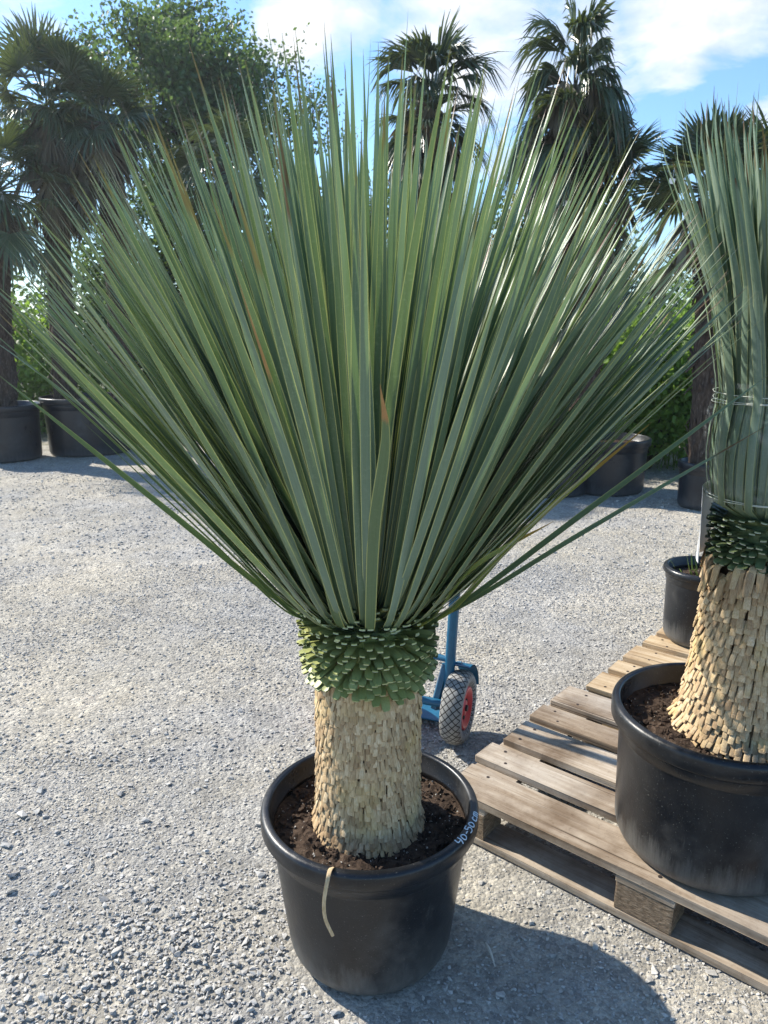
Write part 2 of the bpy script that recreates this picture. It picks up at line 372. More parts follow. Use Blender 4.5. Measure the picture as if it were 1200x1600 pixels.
def ribbons(mb, P, Wd, S, N, U, H, rand, v, mi=0):
    """L strips at once. P,S,N: L,n,3  Wd: L,n half widths  U,H: cross-section"""
    L, n, _ = P.shape; m = len(U); U = np.asarray(U, float); H = np.asarray(H, float)
    V = P[:, :, None, :] + S[:, :, None, :] * (Wd[:, :, None] * U)[..., None] + N[:, :, None, :] * (Wd[:, :, None] * H)[..., None]
    lf = np.empty((L, n, m, 3)); lf[..., 0] = U; lf[..., 1] = np.broadcast_to(v, (L, n))[:, :, None]; lf[..., 2] = np.asarray(rand)[:, None, None]
    i = np.arange(L)[:, None, None] * n * m + np.arange(n - 1)[None, :, None] * m + np.arange(m - 1)[None, None, :]
    F = np.stack([i, i + 1, i + m + 1, i + m], -1).reshape(-1, 4)
    mb.add(V.reshape(-1, 3), F, lf.reshape(-1, 3), mi)


BOXF = np.array([[0, 3, 2, 1], [4, 5, 6, 7], [0, 1, 5, 4], [1, 2, 6, 5], [2, 3, 7, 6], [3, 0, 4, 7]])


def boxes(mb, C, X, Y, Z, hx, hy, hz, rand, tipw=1.0, tipz=1.0, mi=0):
    """K boxes: base end at C, growing along X by hx; half widths hy, hz; v=0 at base, 1 at the tip end"""
    K = len(C); f = lambda a: np.broadcast_to(np.asarray(a, float), (K,))[:, None]
    hx, hy, hz, tw, tz = f(hx), f(hy), f(hz), f(tipw), f(tipz)
    vs = []
    for e in (0, 1):
        for sy, sz in ((-1, -1), (1, -1), (1, 1), (-1, 1)):
            vs.append(C + X * hx * e + Y * sy * hy * (tw if e else 1) + Z * sz * hz * (tz if e else 1))
    V = np.stack(vs, 1)
    lf = np.zeros((K, 8, 3)); lf[:, 4:, 1] = 1; lf[:, :, 2] = np.asarray(rand)[:, None]
    F = (np.arange(K)[:, None, None] * 8 + BOXF[None]).reshape(-1, 4)
    mb.add(V.reshape(-1, 3), F, lf.reshape(-1, 3), mi)


def norm(a): return a / np.maximum(np.linalg.norm(a, axis=-1, keepdims=True), 1e-9)


def lathe(mb, prof, seg=64, center=(0, 0, 0), wob=0.0, closed=False, sx=1.0, mi=0, lf=None):
    prof = np.asarray(prof, float); n = len(prof); a = np.linspace(0, 2 * math.pi, seg, endpoint=False)
    r = prof[:, 0][:, None] * (1 + wob * np.sin(2 * a + 0.7)[None] + wob * .6 * np.sin(3 * a + 2.)[None])
    V = np.stack([r * np.cos(a) * sx, r * np.sin(a), np.repeat(prof[:, 1][:, None], seg, 1)], -1) + np.asarray(center)
    i = np.arange(n - 1)[:, None] * seg; j = np.arange(seg)[None]; k = (j + 1) % seg
    F = np.stack([i + j, i + k, i + seg + k, i + seg + j], -1).reshape(-1, 4)
    mb.add(V.reshape(-1, 3), F, lf, mi)


def tube(mb, pts, rad, seg=10, mi=0, caps=True, rand=0.0):
    pts = np.asarray(pts, float); n = len(pts); rad = np.atleast_1d(np.asarray(rad, float)); rad = np.interp(np.linspace(0, 1, n), np.linspace(0, 1, len(rad)), rad) if len(rad) > 1 else np.full(n, rad[0])
    t = np.gradient(pts, axis=0); t = norm(t)
    up = np.array([0, 0, 1.0]) if abs(t[0][2]) < 0.9 else np.array([1.0, 0, 0])
    s = np.cross(t[0], up); s /= np.linalg.norm(s); V = []
    a = np.linspace(0, 2 * math.pi, seg, endpoint=False)
    for k in range(n):
        s = s - t[k] * np.dot(s, t[k]); s /= np.linalg.norm(s); b = np.cross(t[k], s)
        V.append(pts[k] + rad[k] * (np.cos(a)[:, None] * s + np.sin(a)[:, None] * b))
    V = np.concatenate(V)
    i = np.arange(n - 1)[:, None] * seg; j = np.arange(seg)[None]; k = (j + 1) % seg
    lf = np.zeros((len(V), 3)); lf[:, 1] = np.repeat(np.linspace(0, 1, n), seg); lf[:, 2] = rand
    mb.add(V, np.stack([i + j, i + k, i + seg + k, i + seg + j], -1).reshape(-1, 4), lf, mi)
    if caps:
        for e, c in ((0, pts[0]), (n - 1, pts[-1])):
            W_ = np.concatenate([V[e * seg:(e + 1) * seg], c[None]])
            mb.add(W_, np.array([[x, (x + 1) % seg, seg] for x in range(seg)]), (0, 0, rand), mi)


def bevel_box(mb, c, size, bev=0.003, mi=0, jitter=0.0):
    bm = bmesh.new(); bmesh.ops.create_cube(bm, size=1.0)
    for v in bm.verts:
        v.co = Vector((v.co.x * size[0], v.co.y * size[1], v.co.z * size[2]))
    bmesh.ops.bevel(bm, geom=list(bm.edges), offset=bev, segments=2, affect='EDGES', profile=0.6)
    if jitter:
        for v in bm.verts: v.co += Vector((random.uniform(-1, 1), random.uniform(-1, 1), random.uniform(-1, 1))) * jitter
    bm.verts.index_update()
    V = np.array([v.co[:] for v in bm.verts]) + np.asarray(c)
    by = {}
    for f in bm.faces: by.setdefault(len(f.verts), []).append([v.index for v in f.verts])
    base = mb.n; first = True
    for k, fs in by.items():
        if first: mb.add(V, np.array(fs), None, mi); first = False
        else:
            mb.F.append(np.array(fs) + base); mb.MI.append(mi); 
            mb.V.append(np.zeros((0, 3))); mb.L.append(np.zeros((0, 3)))
    bm.free()


def poly_at(pts, n=20):
    """smooth Catmull-Rom curve through the points"""
    P = np.asarray(pts, float); P = np.vstack([2 * P[0] - P[1], P, 2 * P[-1] - P[-2]]); out = []
    seg = len(P) - 3
    for i in range(seg):
        for t in np.linspace(0, 1, n, endpoint=(i == seg - 1)):
            a, b, c, d = P[i:i + 4]
            out.append(.5 * ((2 * b) + (-a + c) * t + (2 * a - 5 * b + 4 * c - d) * t * t + (-a + 3 * b - 3 * c + d) * t ** 3))
    return np.array(out)


def ground_z(x, y):
    f = np.clip((12 - np.hypot(x, y)) / 10, 0, 1)
    return (0.0035 * np.sin(2.3 * x + 1.1 * y) * np.cos(1.7 * y - .6 * x) + 0.002 * np.sin(7.1 * x + 3.) * np.sin(6.3 * y + 1.) + 0.0012 * np.sin(19 * x + 5 * y) * np.sin(17 * y)) * f - 0.004


# ------------------------------------------------------------------ ground sheet (one sheet, fine near the camera)
def spaced(a, b, h0, g):
    out = [0.0]; h = h0
    while out[-1] < b: out.append(out[-1] + h); h *= g
    neg = [0.0]; h = h0
    while neg[-1] > a: neg.append(neg[-1] - h); h *= g
    return np.array(sorted(set(neg + out)))


gx = spaced(-120, 120, 0.03, 1.035); gy = spaced(-60, 160, 0.03, 1.03) + 1.8
GX, GY = np.meshgrid(gx, gy); mb = MB()
GZ = ground_z(GX, GY)
nx, ny = len(gx), len(gy)
i = np.arange(ny - 1)[:, None] * nx + np.arange(nx - 1)[None]
mb.add(np.stack([GX, GY, GZ], -1).reshape(-1, 3), np.stack([i, i + 1, i + nx + 1, i + nx], -1).reshape(-1, 4))
tag(mb.build('ground', M_GROUND, smooth=True), kind='structure')

# ------------------------------------------------------------------ loose crushed stone (stuff)
POTS = [(-0.033, 1.5, 0.20)]


def stone_templates(k=14):
    out = []
    for t in range(k):
        bm = bmesh.new()
        for _ in range(11):
            v = Vector((random.gauss(0, 1), random.gauss(0, 1), random.gauss(0, 1))); v.normalize(); v *= random.uniform(.75, 1.0)
            bm.verts.new((v.x, v.y * random.uniform(.75, 1), v.z * .48))
        bmesh.ops.convex_hull(bm, input=list(bm.verts))
        for v in [v for v in bm.verts if not v.link_faces]: bm.verts.remove(v)
        bmesh.ops.triangulate(bm, faces=list(bm.faces)); bm.verts.index_update()
        out.append((np.array([v.co[:] for v in bm.verts]), np.array([[v.index for v in f.verts] for f in bm.faces]))); bm.free()
    return out


TEMPL = stone_templates()


def scatter_stones(mb, n, xr, yr, smin, smax, power, seed, densf=None, sink=0.3):
    g = np.random.default_rng(seed)
    x = g.uniform(*xr, n); y = g.uniform(*yr, n)
    keep = np.abs(x) < 0.60 * y + 0.30                       # only where the place can be seen
    if densf is not None: keep &= g.random(n) < densf(x, y)
    for (px, py, pr) in POTS: keep &= np.hypot(x - px, y - py) > pr + 0.004
    x, y = x[keep], y[keep]; n = len(x)
    s = smin + (smax - smin) * g.random(n) ** power
    ang = g.uniform(0, 2 * math.pi, n); tilt = g.normal(0, .35, n); tz = g.uniform(0, 2 * math.pi, n)
    r = np.clip(g.normal(.5, .26, n), 0, 1)
    which = g.integers(0, len(TEMPL), n); fl = g.uniform(.55, 1.1, n)
    for t, (V, F) in enumerate(TEMPL):
        k = np.nonzero(which == t)[0]
        if not len(k): continue
        v = V[None] * s[k][:, None, None]; v = v * np.stack([np.ones(len(k)), fl[k], fl[k] * .9], -1)[:, None, :]
        ca, sa = np.cos(tilt[k])[:, None], np.sin(tilt[k])[:, None]
        y1 = v[..., 1] * ca - v[..., 2] * sa; z1 = v[..., 1] * sa + v[..., 2] * ca
        cb, sb = np.cos(ang[k])[:, None], np.sin(ang[k])[:, None]
        X = v[..., 0] * cb - y1 * sb + x[k][:, None]; Y = v[..., 0] * sb + y1 * cb + y[k][:, None]
        Z = z1 + (ground_z(x[k], y[k]) + s[k] * sink)[:, None]
        P = np.stack([X, Y, Z], -1).reshape(-1, 3); nv = len(V)
        lf = np.zeros((len(k), nv, 3)); lf[..., 2] = r[k][:, None]
        mb.add(P, (np.arange(len(k))[:, None, None] * nv + F[None]).reshape(-1, 3), lf.reshape(-1, 3))


def dens_patch(x, y):
    a = np.sin(3.1 * x + 1.3) * np.sin(2.6 * y + .4) + .5 * np.sin(6.7 * x - 2.1 * y) + .4 * np.sin(4.3 * y + 1.9 * x + 2.)
    return np.clip(.62 + .3 * a, .22, 1.0)


def dens_pile(x, y): return np.exp(-(((x + .50) / .32) ** 2 + ((y - 1.42) / .24) ** 2)) + .6 * np.exp(-(((x + .62) / .3) ** 2 + ((y - 1.2) / .2) ** 2))


mb = MB()
scatter_stones(mb, 66000, (-1.6, 1.6), (0.95, 2.3), 0.0022, 0.0078, 2.4, 1, dens_patch, .2)
scatter_stones(mb, 3000, (-1.5, 1.6), (0.95, 2.6), 0.0075, 0.0150, 3.4, 2, dens_patch, .18)
scatter_stones(mb, 6500, (-1.2, 0.1), (1.0, 1.9), 0.0045, 0.0125, 2.0, 3, dens_pile, .5)
scatter_stones(mb, 260, (-1.3, 1.3), (1.0, 2.4), 0.014, 0.024, 2.2, 4, dens_patch, .2)
scatter_stones(mb, 60000, (-2.4, 2.6), (2.2, 4.4), 0.0035, 0.0105, 2.4, 5, dens_patch)
scatter_stones(mb, 30000, (-4.6, 4.8), (4.3, 8.5), 0.006, 0.017, 2.4, 6, dens_patch)
g = np.random.default_rng(9)
for _ in range(46):
    x = g.uniform(-1.1, 1.1); y = g.uniform(1.15, 3.0); d = g.uniform(0, 6.28); l = g.uniform(.008, .03)
    if math.hypot(x + .033, y - 1.5) < .24 or abs(x) > .5 * y: continue
    c = np.array([x, y, .006]); e = np.array([math.cos(d), math.sin(d), .08]) * l
    tube(mb, poly_at([c - e, c + np.array([0, 0, .002]), c + e + g.normal(0, .003, 3)], 4), np.array([.0007, .0013, .0006]), 4, mi=1)
tag(mb.build('gravel', [M_STONE, M_STICK]), kind='stuff')


# ------------------------------------------------------------------ pots
def pot_profile(Rr, h, rb, rim=0.042, th=0.006, soil=0.05):
    s = Rr / 0.25
    wall_top = Rr - 0.015 * s
    z0 = h - rim
    p = [(0.0, 0.004), (rb - 0.032, 0.0), (rb - 0.016, 0.003), (rb - 0.005, 0.012), (rb + 0.002, 0.026), (rb + .006, .042)]
    rb = rb + .006
    for t in np.linspace(0.1, 0.86, 12): p.append((rb + (wall_top - 0.006 - rb) * t, 0.042 + (z0 - 0.042) * t))
    zz = 0.042 + (z0 - 0.042) * .88
    rr = rb + (wall_top - 0.006 - rb) * .88
    p += [(rr, zz), (rr + 0.0045, zz + 0.004), (wall_top, z0 - 0.004), (wall_top + 0.001, z0), (Rr - 0.004, z0 + 0.001), (Rr, z0 + 0.006), (Rr + 0.0005, h - 0.015)]
    for a in np.linspace(10, 90, 6): p.append((Rr - 0.012 + 0.012 * math.cos(R(a)), h - 0.012 + 0.012 * math.sin(R(a))))
    p += [(Rr - 0.0155, h + 0.0005), (Rr - 0.019, h - 0.001), (Rr - 0.0215, h - 0.005), (Rr - 0.023, z0), (Rr - 0.027, z0 - 0.003), (Rr - 0.0275, z0 - 0.012), (Rr - 0.025, z0 - 0.0135), (Rr - 0.027, z0 - 0.022), (Rr - 0.030, h - soil - 0.03), (Rr - 0.045, h - soil - 0.06)]
    return p


def make_pot(parent, Rr, h, rb, loc=(0, 0, 0), material=None, seg=96, rim=0.042, soil=0.05, holes=True, wob=0.004):
    mb = MB(); lathe(mb, pot_profile(Rr, h, rb, rim, soil=soil), seg, wob=wob)
    return mb.build('pot', material or M_POT, parent, smooth=True, loc=loc)


def make_soil(parent, r, z, rc=0.0, n=420, seed=1, center=(0, 0), bits=90, cl=(0.004, 0.014)):
    g = np.random.default_rng(seed); mb = MB()
    rr = np.linspace(0, r, 26); seg = 90; a = np.linspace(0, 2 * math.pi, seg, endpoint=False)
    RR, AA = np.meshgrid(rr, a, indexing='ij'); X = RR * np.cos(AA); Y = RR * np.sin(AA)
    Z = z + 0.010 * np.exp(-(RR / r) ** 2 * 2) + .004 * np.sin(31 * X + 3) * np.sin(27 * Y) + .003 * np.sin(71 * X) * np.sin(63 * Y + 2) + g.normal(0, .0016, X.shape)
    i = np.arange(25)[:, None] * seg; j = np.arange(seg)[None]; k = (j + 1) % seg
    mb.add(np.stack([X, Y, Z], -1).reshape(-1, 3), np.stack([i + j, i + k, i + seg + k, i + seg + j], -1).reshape(-1, 4), (0, 0, .2))
    for q, (cnt, lo, hi, rv) in enumerate(((n, cl[0], cl[1], (.1, .8)), (bits, .0012, .0042, (.96, 1.0)))):
        for _ in range(cnt):
            V, F = TEMPL[g.integers(len(TEMPL))]; s = lo + (hi - lo) * g.random() ** 2.5
            t = r * math.sqrt(g.random()) * .97; b = g.uniform(0, 2 * math.pi); e = Euler(g.uniform(0, 6, 3)).to_matrix()
            P = (V * np.array([1, g.uniform(.7, 1), 1])) @ np.array(e).T * s + np.array([t * math.cos(b), t * math.sin(b), z + .008 * math.exp(-(t / r) ** 2 * 2) + s * .3 + (.003 if q else 0)])
            mb.add(P, F, (0, 0, g.uniform(*rv)))
    # rootlets
    for _ in range(18 if n > 100 else 0):
        t = r * math.sqrt(g.random()) * .9; b = g.uniform(0, 6.28); c = np.array([t * math.cos(b), t * math.sin(b), z + .012])
        d = g.normal(0, 1, 3) * np.array([1, 1, .1]); d = d / np.linalg.norm(d) * g.uniform(.015, .04)
        tube(mb, poly_at([c - d, c + g.normal(0, .004, 3) + np.array([0, 0, .004]), c + d], 5), .0008, 4, rand=.85)
    return mb.build('soil', M_SOIL, parent, loc=(center[0], center[1], 0))


# ------------------------------------------------------------------ yucca pieces
def yucca_blades(mb, az, th, th0, L, w, rad0, z0, droop, twist, bend, rand, center=(0, 0), n=16, lam=0.05, fold=0.16, mi=0):
    K = len(az); s = np.linspace(0, 1, n) ** 1.5
    ss = s[None] * L[:, None]
    tilt = th[:, None] + (th0 - th)[:, None] * np.exp(-ss / lam) + droop[:, None] * s[None] ** 2
    e = np.stack([np.cos(az), np.sin(az), np.zeros(K)], -1); side = np.stack([-np.sin(az), np.cos(az), np.zeros(K)], -1); up = np.array([0, 0, 1.0])
    tan = np.sin(tilt)[..., None] * e[:, None] + np.cos(tilt)[..., None] * up
    ds = np.diff(ss, axis=1); mid = .5 * (tan[:, 1:] + tan[:, :-1]) * ds[..., None]
    P = np.concatenate([np.zeros((K, 1, 3)), np.cumsum(mid, 1)], 1)
    P = P + (e * rad0[:, None])[:, None] + np.stack([np.full(K, center[0]), np.full(K, center[1]), z0], -1)[:, None]
    P = P + side[:, None] * (bend[:, None] * L[:, None] * s[None] ** 2)[..., None]
    nrm = -np.cos(tilt)[..., None] * e[:, None] + np.sin(tilt)[..., None] * up
    ps = twist[:, None] * s[None] ** .8
    S = np.cos(ps)[..., None] * side[:, None] + np.sin(ps)[..., None] * nrm
    N = -np.sin(ps)[..., None] * side[:, None] + np.cos(ps)[..., None] * nrm
    prof = np.interp(s, [0, .04, .10, .25, .45, .62, .78, .9, .97, 1.0], [1.25, .95, .80, .95, 1.0, .92, .66, .34, .11, .015])
    Wd = w[:, None] * .5 * prof[None]
    U = [-1, -.90, 0, .90, 1]; H = [fold, fold * .85, 0, fold * .85, fold]
    ribbons(mb, P, Wd, S, N, U, H, rand, s[None], mi)


def shingle_trunk(mb, rad_fn, ax_fn, z_lo, z_hi, pitch, width, length, thick, seed, lean_out=0.10, spiral=0.3, jitter=.25, flare=None, wvar=.12, lvar=.15):
    """rows of rounded dry leaf bases, each tucked under the one above, with a thick torn lower end"""
    g = np.random.default_rng(seed); z = z_hi; row = 0; up = np.array([0, 0, 1.])
    while z > z_lo:
        r = rad_fn(z); cx, cy = ax_fn(z); n = int(2 * math.pi * r / (width * 1.02))
        a = (np.arange(n) + spiral * row + g.normal(0, .10 + jitter * .12, n)) * 2 * math.pi / n
        rad = np.stack([np.cos(a), np.sin(a), np.zeros(n)], -1); tang = np.stack([-np.sin(a), np.cos(a), np.zeros(n)], -1)
        slope = (rad_fn(z - .01) - rad_fn(z)) / .01; fl = flare(z) if flare else 0
        ln = length * np.clip(g.normal(1, lvar, n), .55, 1.4); v = np.array([0, .35, .7, .96, 1.0, 1.0])
        out = np.array([-.5, .25, .8, 1.0, .75, -.6]) * thick
        rr = r + out[None] * np.clip(g.normal(1, .3, n), .35, 1.8)[:, None] + (slope + lean_out * .25 + fl + g.normal(0, .035, n))[:, None] * (ln[:, None] * v[None])
        zz = z + g.normal(0, pitch * jitter, n)[:, None] - ln[:, None] * np.array([0, .35, .7, .97, 1.0, .985])[None] * (1 - .35 * min(1, abs(fl)))
        P = rad[:, None] * rr[..., None] + up * zz[..., None] + np.array([cx, cy, 0]) + tang[:, None] * (g.normal(0, .06, n)[:, None] * ln[:, None] * v[None])[..., None]
        S = np.repeat(norm(tang + rad * g.normal(0, .10, n)[:, None])[:, None], 6, 1); N = np.repeat(rad[:, None], 6, 1)
        wd = (width * .5 * np.clip(g.normal(1.0, wvar, n), .6, 1.35))[:, None] * np.array([1, 1.02, 1, .98, .95, .90])[None]
        ribbons(mb, P, wd, S, N, [-1, -.8, -.3, .3, .8, 1], [-.42, -.08, 0, 0, -.08, -.42], np.clip(g.normal(.5, .27, n), 0, 1), np.array([.0, .3, .6, .9, .97, 1.0])[None])
        z -= pitch; row += 1


def aty(u, v, Y0):
    """world point seen at a pixel of the photograph's frame at depth Y0 (used once to take measurements)"""
    p = R(PITCH); y = (v - 800) / 1155; dY = math.cos(p) - y * math.sin(p); t = Y0 / dY
    return np.array([(u - 600) / 1155 * t, Y0, CAM_H + (-math.sin(p) - y * math.cos(p)) * t])


# ================================================================== main yucca in its pot
YX, YY = -0.033, 1.5
yuc = thing('potted_yucca', (YX, YY, 0), 'large yucca with a wide open fan of leaves, its black pot on the gravel', 'potted plant')
pot = make_pot(yuc, 0.25, 0.375, 0.188)
make_soil(pot, 0.223, 0.318, seed=3, n=900, bits=330)
# handwriting on the rim: 40-50 cm
STROKES = {'4': ([[(0.05, 1.0), (0.0, .45), (.55, .50)], [(.52, .98), (.48, .5), (.40, -.05)]], .72), '0': ([[(.28, .85), (.06, .62), (.06, .25), (.28, .05), (.5, .25), (.5, .62), (.28, .85)]], .70),
           '-': ([[(.08, .45), (.42, .47)]], .55), '5': ([[(.55, .98), (.14, .96), (.10, .58), (.40, .62), (.54, .35), (.36, .05), (.03, .06)]], .72),
           ' ': ([], .25), 'c': ([[(.46, .55), (.25, .64), (.06, .40), (.10, .12), (.30, .02), (.48, .12)]], .64), 'm': ([[(.05, .0), (.08, .62)], [(.08, .45), (.22, .62), (.32, .5), (.32, .02)], [(.32, .45), (.48, .62), (.60, .48), (.60, .0)]], .75)}
mb = MB(); cur = 0.0; em = 0.0240; ang0 = R(-38.)
for ch in '40-50 cm':
    sts, adv = STROKES[ch]
    for st in sts:
        pts = []
        for (x, y) in poly_at(np.array([(a, b, 0) for a, b in st]), 6)[:, :2]:
            ang = ang0 + (cur + x) * em / 0.25; arc = .0070 + .0175 * y; q = min(arc / .012, math.pi / 2); ex = max(0, arc - .012 * math.pi / 2); rr = 0.25 - .012 + .0124 * math.cos(q) - ex; zz = .375 - .012 + .0124 * math.sin(q)
            wobf = 1 + .004 * math.sin(2 * ang + .7) + .0024 * math.sin(3 * ang + 2.)
            pts.append((rr * wobf * math.cos(ang), rr * wobf * math.sin(ang), zz))
        tube(mb, pts, 0.0013, 5)
    cur += adv
tag(mb.build('handwriting', M_MARK, pot, smooth=True), 'white handwritten size 40-50 cm on the pot rim')

# trunk of dry leaf bases
mb = MB()
rad1 = lambda z: 0.1150 + 0.006 * max(0, (0.50 - z) / .18) ** 1.5 * (1 if z > .37 else .9)
ax1 = lambda z: (-0.004 + .006 * (z - .3), 0.0)
lathe(mb, [(rad1(z) - .004, z) for z in np.linspace(.30, .76, 24)], 64, mi=1)
shingle_trunk(mb, lambda z: rad1(z), ax1, .335, .735, .0120, .0108, .028, .0036, 5, lean_out=.12, jitter=.30, wvar=.20, lvar=.20, flare=lambda z: .42 * max(0, (.385 - z) / .05) if z < .385 else 0.0)
mb.build('trunk', [M_STRAW, M_CORE], yuc)

# collar of cut green leaf stubs
def stub_collar(zl, zh, rows, n, r, length, width, seed, tilt_lo, tilt_hi, lo_fn=None, thick=.0035, curve=.25):
    """cut leaf bases: flat, overlapping, clipped to a blunt point"""
    g = np.random.default_rng(seed); mb = MB(); up = np.array([0, 0, 1.])
    for k in range(rows):
        t = k / (rows - 1); z = zl + (zh - zl) * t
        a = (np.arange(n) + .5 * k + g.normal(0, .12, n)) * 2 * math.pi / n
        zz = z + g.normal(0, .0035, n) - (lo_fn(a) * (1 - t) if lo_fn else 0)
        tl = R(tilt_lo + (tilt_hi - tilt_lo) * t) + g.normal(0, R(5), n)
        rad = np.stack([np.cos(a), np.sin(a), np.zeros(n)], -1); tang = norm(np.stack([-np.sin(a), np.cos(a), np.zeros(n)], -1) + up * g.normal(0, .10, n)[:, None])
        ln = length * g.uniform(.84, 1.12, n); vq = np.array([0, .35, .7, .90, 1.0])
        tt = tl[:, None] + curve * (vq - .5)[None]; d = np.sin(tt)[..., None] * rad[:, None] + np.cos(tt)[..., None] * up
        stp = np.diff(vq, prepend=0.0); P = rad[:, None] * r + up * zz[:, None, None] + np.cumsum(d * (stp[None] * ln[:, None])[..., None], 1) + tang[:, None] * (g.normal(0, .05, n)[:, None] * ln[:, None] * vq[None])[..., None]
        N = -np.cos(tt)[..., None] * rad[:, None] + np.sin(tt)[..., None] * up
        P = np.concatenate([P, (P[:, -1] - N[:, -1] * thick)[:, None], (P[:, -2] - N[:, -2] * thick)[:, None], (P[:, 1] - N[:, 1] * thick)[:, None]], 1); N = np.concatenate([N, N[:, -1:], N[:, -2:-1], N[:, 1:2]], 1)
        pr = np.array([1, 1, .97, .90, .60, .60, .90, 1]); vv = np.array([0, .35, .7, .9, .968, .99, .9, .35])
        wd = (width * .5 * g.uniform(.9, 1.12, n))[:, None] * pr[None]
        ribbons(mb, P, wd, np.repeat(tang[:, None], 8, 1), N, [-1, -.5, 0, .5, 1], [.10, .03, 0, .03, .10], np.clip(g.normal(.45, .25, n), 0, 1), vv[None])
    return mb


lowfn = lambda a: .020 * np.exp(-((np.mod(a + math.pi, 2 * math.pi) - math.pi + 1.15) / .55) ** 2)
mb = stub_collar(.734, .868, 14, 40, .098, .054, .0190, 11, 122, 56, lowfn, .0035, .08)
lathe(mb, [(.098, .70), (.102, .74), (.102, .82), (.08, .86), (.0, .89)], 48, mi=0, lf=(0, 0, .0))
mb.build('leaf_stub_collar', M_STUB, yuc)

# crown
g = np.random.default_rng(21); K = 820
k = np.arange(K); az = k * 2.399963 + g.normal(0, .18, K); fr = (k + .5) / K
th = R(43.5) * fr ** .50 + g.normal(0, R(2.2), K)
toward = np.clip(-np.sin(az), 0, 1)                     # leaves leaning over the path had been tied back
th = np.where(np.sin(az) < 0, th * (1 - .36 * toward), th)
keep = (np.sin(az) > -.2) | (g.random(K) < .60)             # thinner on the side of the path
k, az, fr, th = k[keep], az[keep], fr[keep], th[keep]
ex = 220                                                        # the two sides of the fan are the fullest
az = np.concatenate([az, np.where(np.arange(ex) % 2 == 0, 0, math.pi) + g.normal(0, .55, ex) + np.where(np.arange(ex) % 2 == 0, .2, -.2)])
fx = g.uniform(.35, 1, ex); fr = np.concatenate([fr, fx]); th = np.concatenate([th, R(46) * fx ** .5 * g.uniform(.86, 1.02, ex)]); K = len(az)
th = np.clip(th, 0, R(44.5))
# the plant has been clipped by transport: blades that hang out beyond the fan are drawn in, over-long ones are shorter
def fan_limits(th, L, it=40):
    lim = g.normal(0, 1, K)
    for _ in range(it):
        x = YX + np.cos(az) * (.09 * fr + L * np.sin(th)); y = YY + np.sin(az) * (.09 * fr + L * np.sin(th)); z = .86 + L * np.cos(th) - CAM_H
        p = R(PITCH); zc = y * math.cos(p) - z * math.sin(p); uu = x / zc * 1155 + 25; vv = (-y * math.sin(p) - z * math.cos(p)) / zc * 1155 - 160
        phi = np.degrees(np.arctan2(uu, -vv)); rr = np.hypot(uu, vv); rmax = np.interp(phi, [-50, -46, -35, -25, -10, 0, 10, 25, 35, 46, 50], [785, 795, 828, 855, 878, 882, 874, 840, 808, 785, 780]) * (1.0 + .022 * lim)
        th = np.where(np.abs(phi) > 46.5 + 1.3 * lim, th * .975, th); L = np.where((rr > rmax) & (np.abs(phi) < 49), L * .988, L)
    return th, L


L = g.normal(.96, .058, K)
th, L = fan_limits(th, L)
th0 = th + R(50) * fr ** 1.1
w = g.normal(.0168, .0020, K)
rad0 = .015 + .088 * fr ** .8; z0 = .905 - .070 * fr ** 1.4
mb = MB()
yucca_blades(mb, az, th, th0, L, w, rad0, z0, R(4) * g.normal(.1, 1, K), g.normal(0, .28, K), g.normal(0, .024, K), np.clip(g.normal(.5, .28, K), 0, 1))
crown = mb.build('crown', M_YUCCA, yuc, smooth=True)
crown['label'] = 'fan of stiff blue green leaves with yellow edges and brown tips'


def special_leaf(name, tip_world, az_base, width, material, label, th0=75., r0=.10, z0=.83, bow=0.0, twist=0.0, rand=.5, kink=None, n=20):
    b = np.array([math.cos(az_base) * r0, math.sin(az_base) * r0, z0]); tip = np.asarray(tip_world) - np.array([YX, YY, 0])
    d = tip - b; ln = np.linalg.norm(d); e = np.array([math.cos(az_base), math.sin(az_base), 0])
    c1 = b + (e * math.sin(R(th0)) + np.array([0, 0, math.cos(R(th0))])) * .10
    c1 = c1 * .55 + (b + d * .12) * .45
    pts = [b, c1, b + d * .5 + np.array([0, 0, bow * ln])]
    if kink is not None: pts.append(b + d * .8 + np.asarray(kink))
    pts.append(tip); P = poly_at(pts, 10); n = len(P)
    t = norm(np.gradient(P, axis=0)); s = norm(np.cross(t, np.array([0, 0, 1.])) + 1e-6); nn = np.cross(s, t)
    v = np.linspace(0, 1, n); ps = twist * v
    S = np.cos(ps)[:, None] * s + np.sin(ps)[:, None] * nn; N = -np.sin(ps)[:, None] * s + np.cos(ps)[:, None] * nn
    prof = np.interp(v, [0, .05, .12, .3, .5, .7, .85, .95, 1], [1.2, .95, .8, .95, 1, .85, .55, .2, .02]) * width * .5
    mb = MB(); ribbons(mb, P[None], prof[None], S[None], N[None], [-1, -.87, 0, .87, 1], [.16, .13, 0, .13, .16], [rand], v[None])
    o = mb.build('leaf', material, crown, smooth=True); o['label'] = label


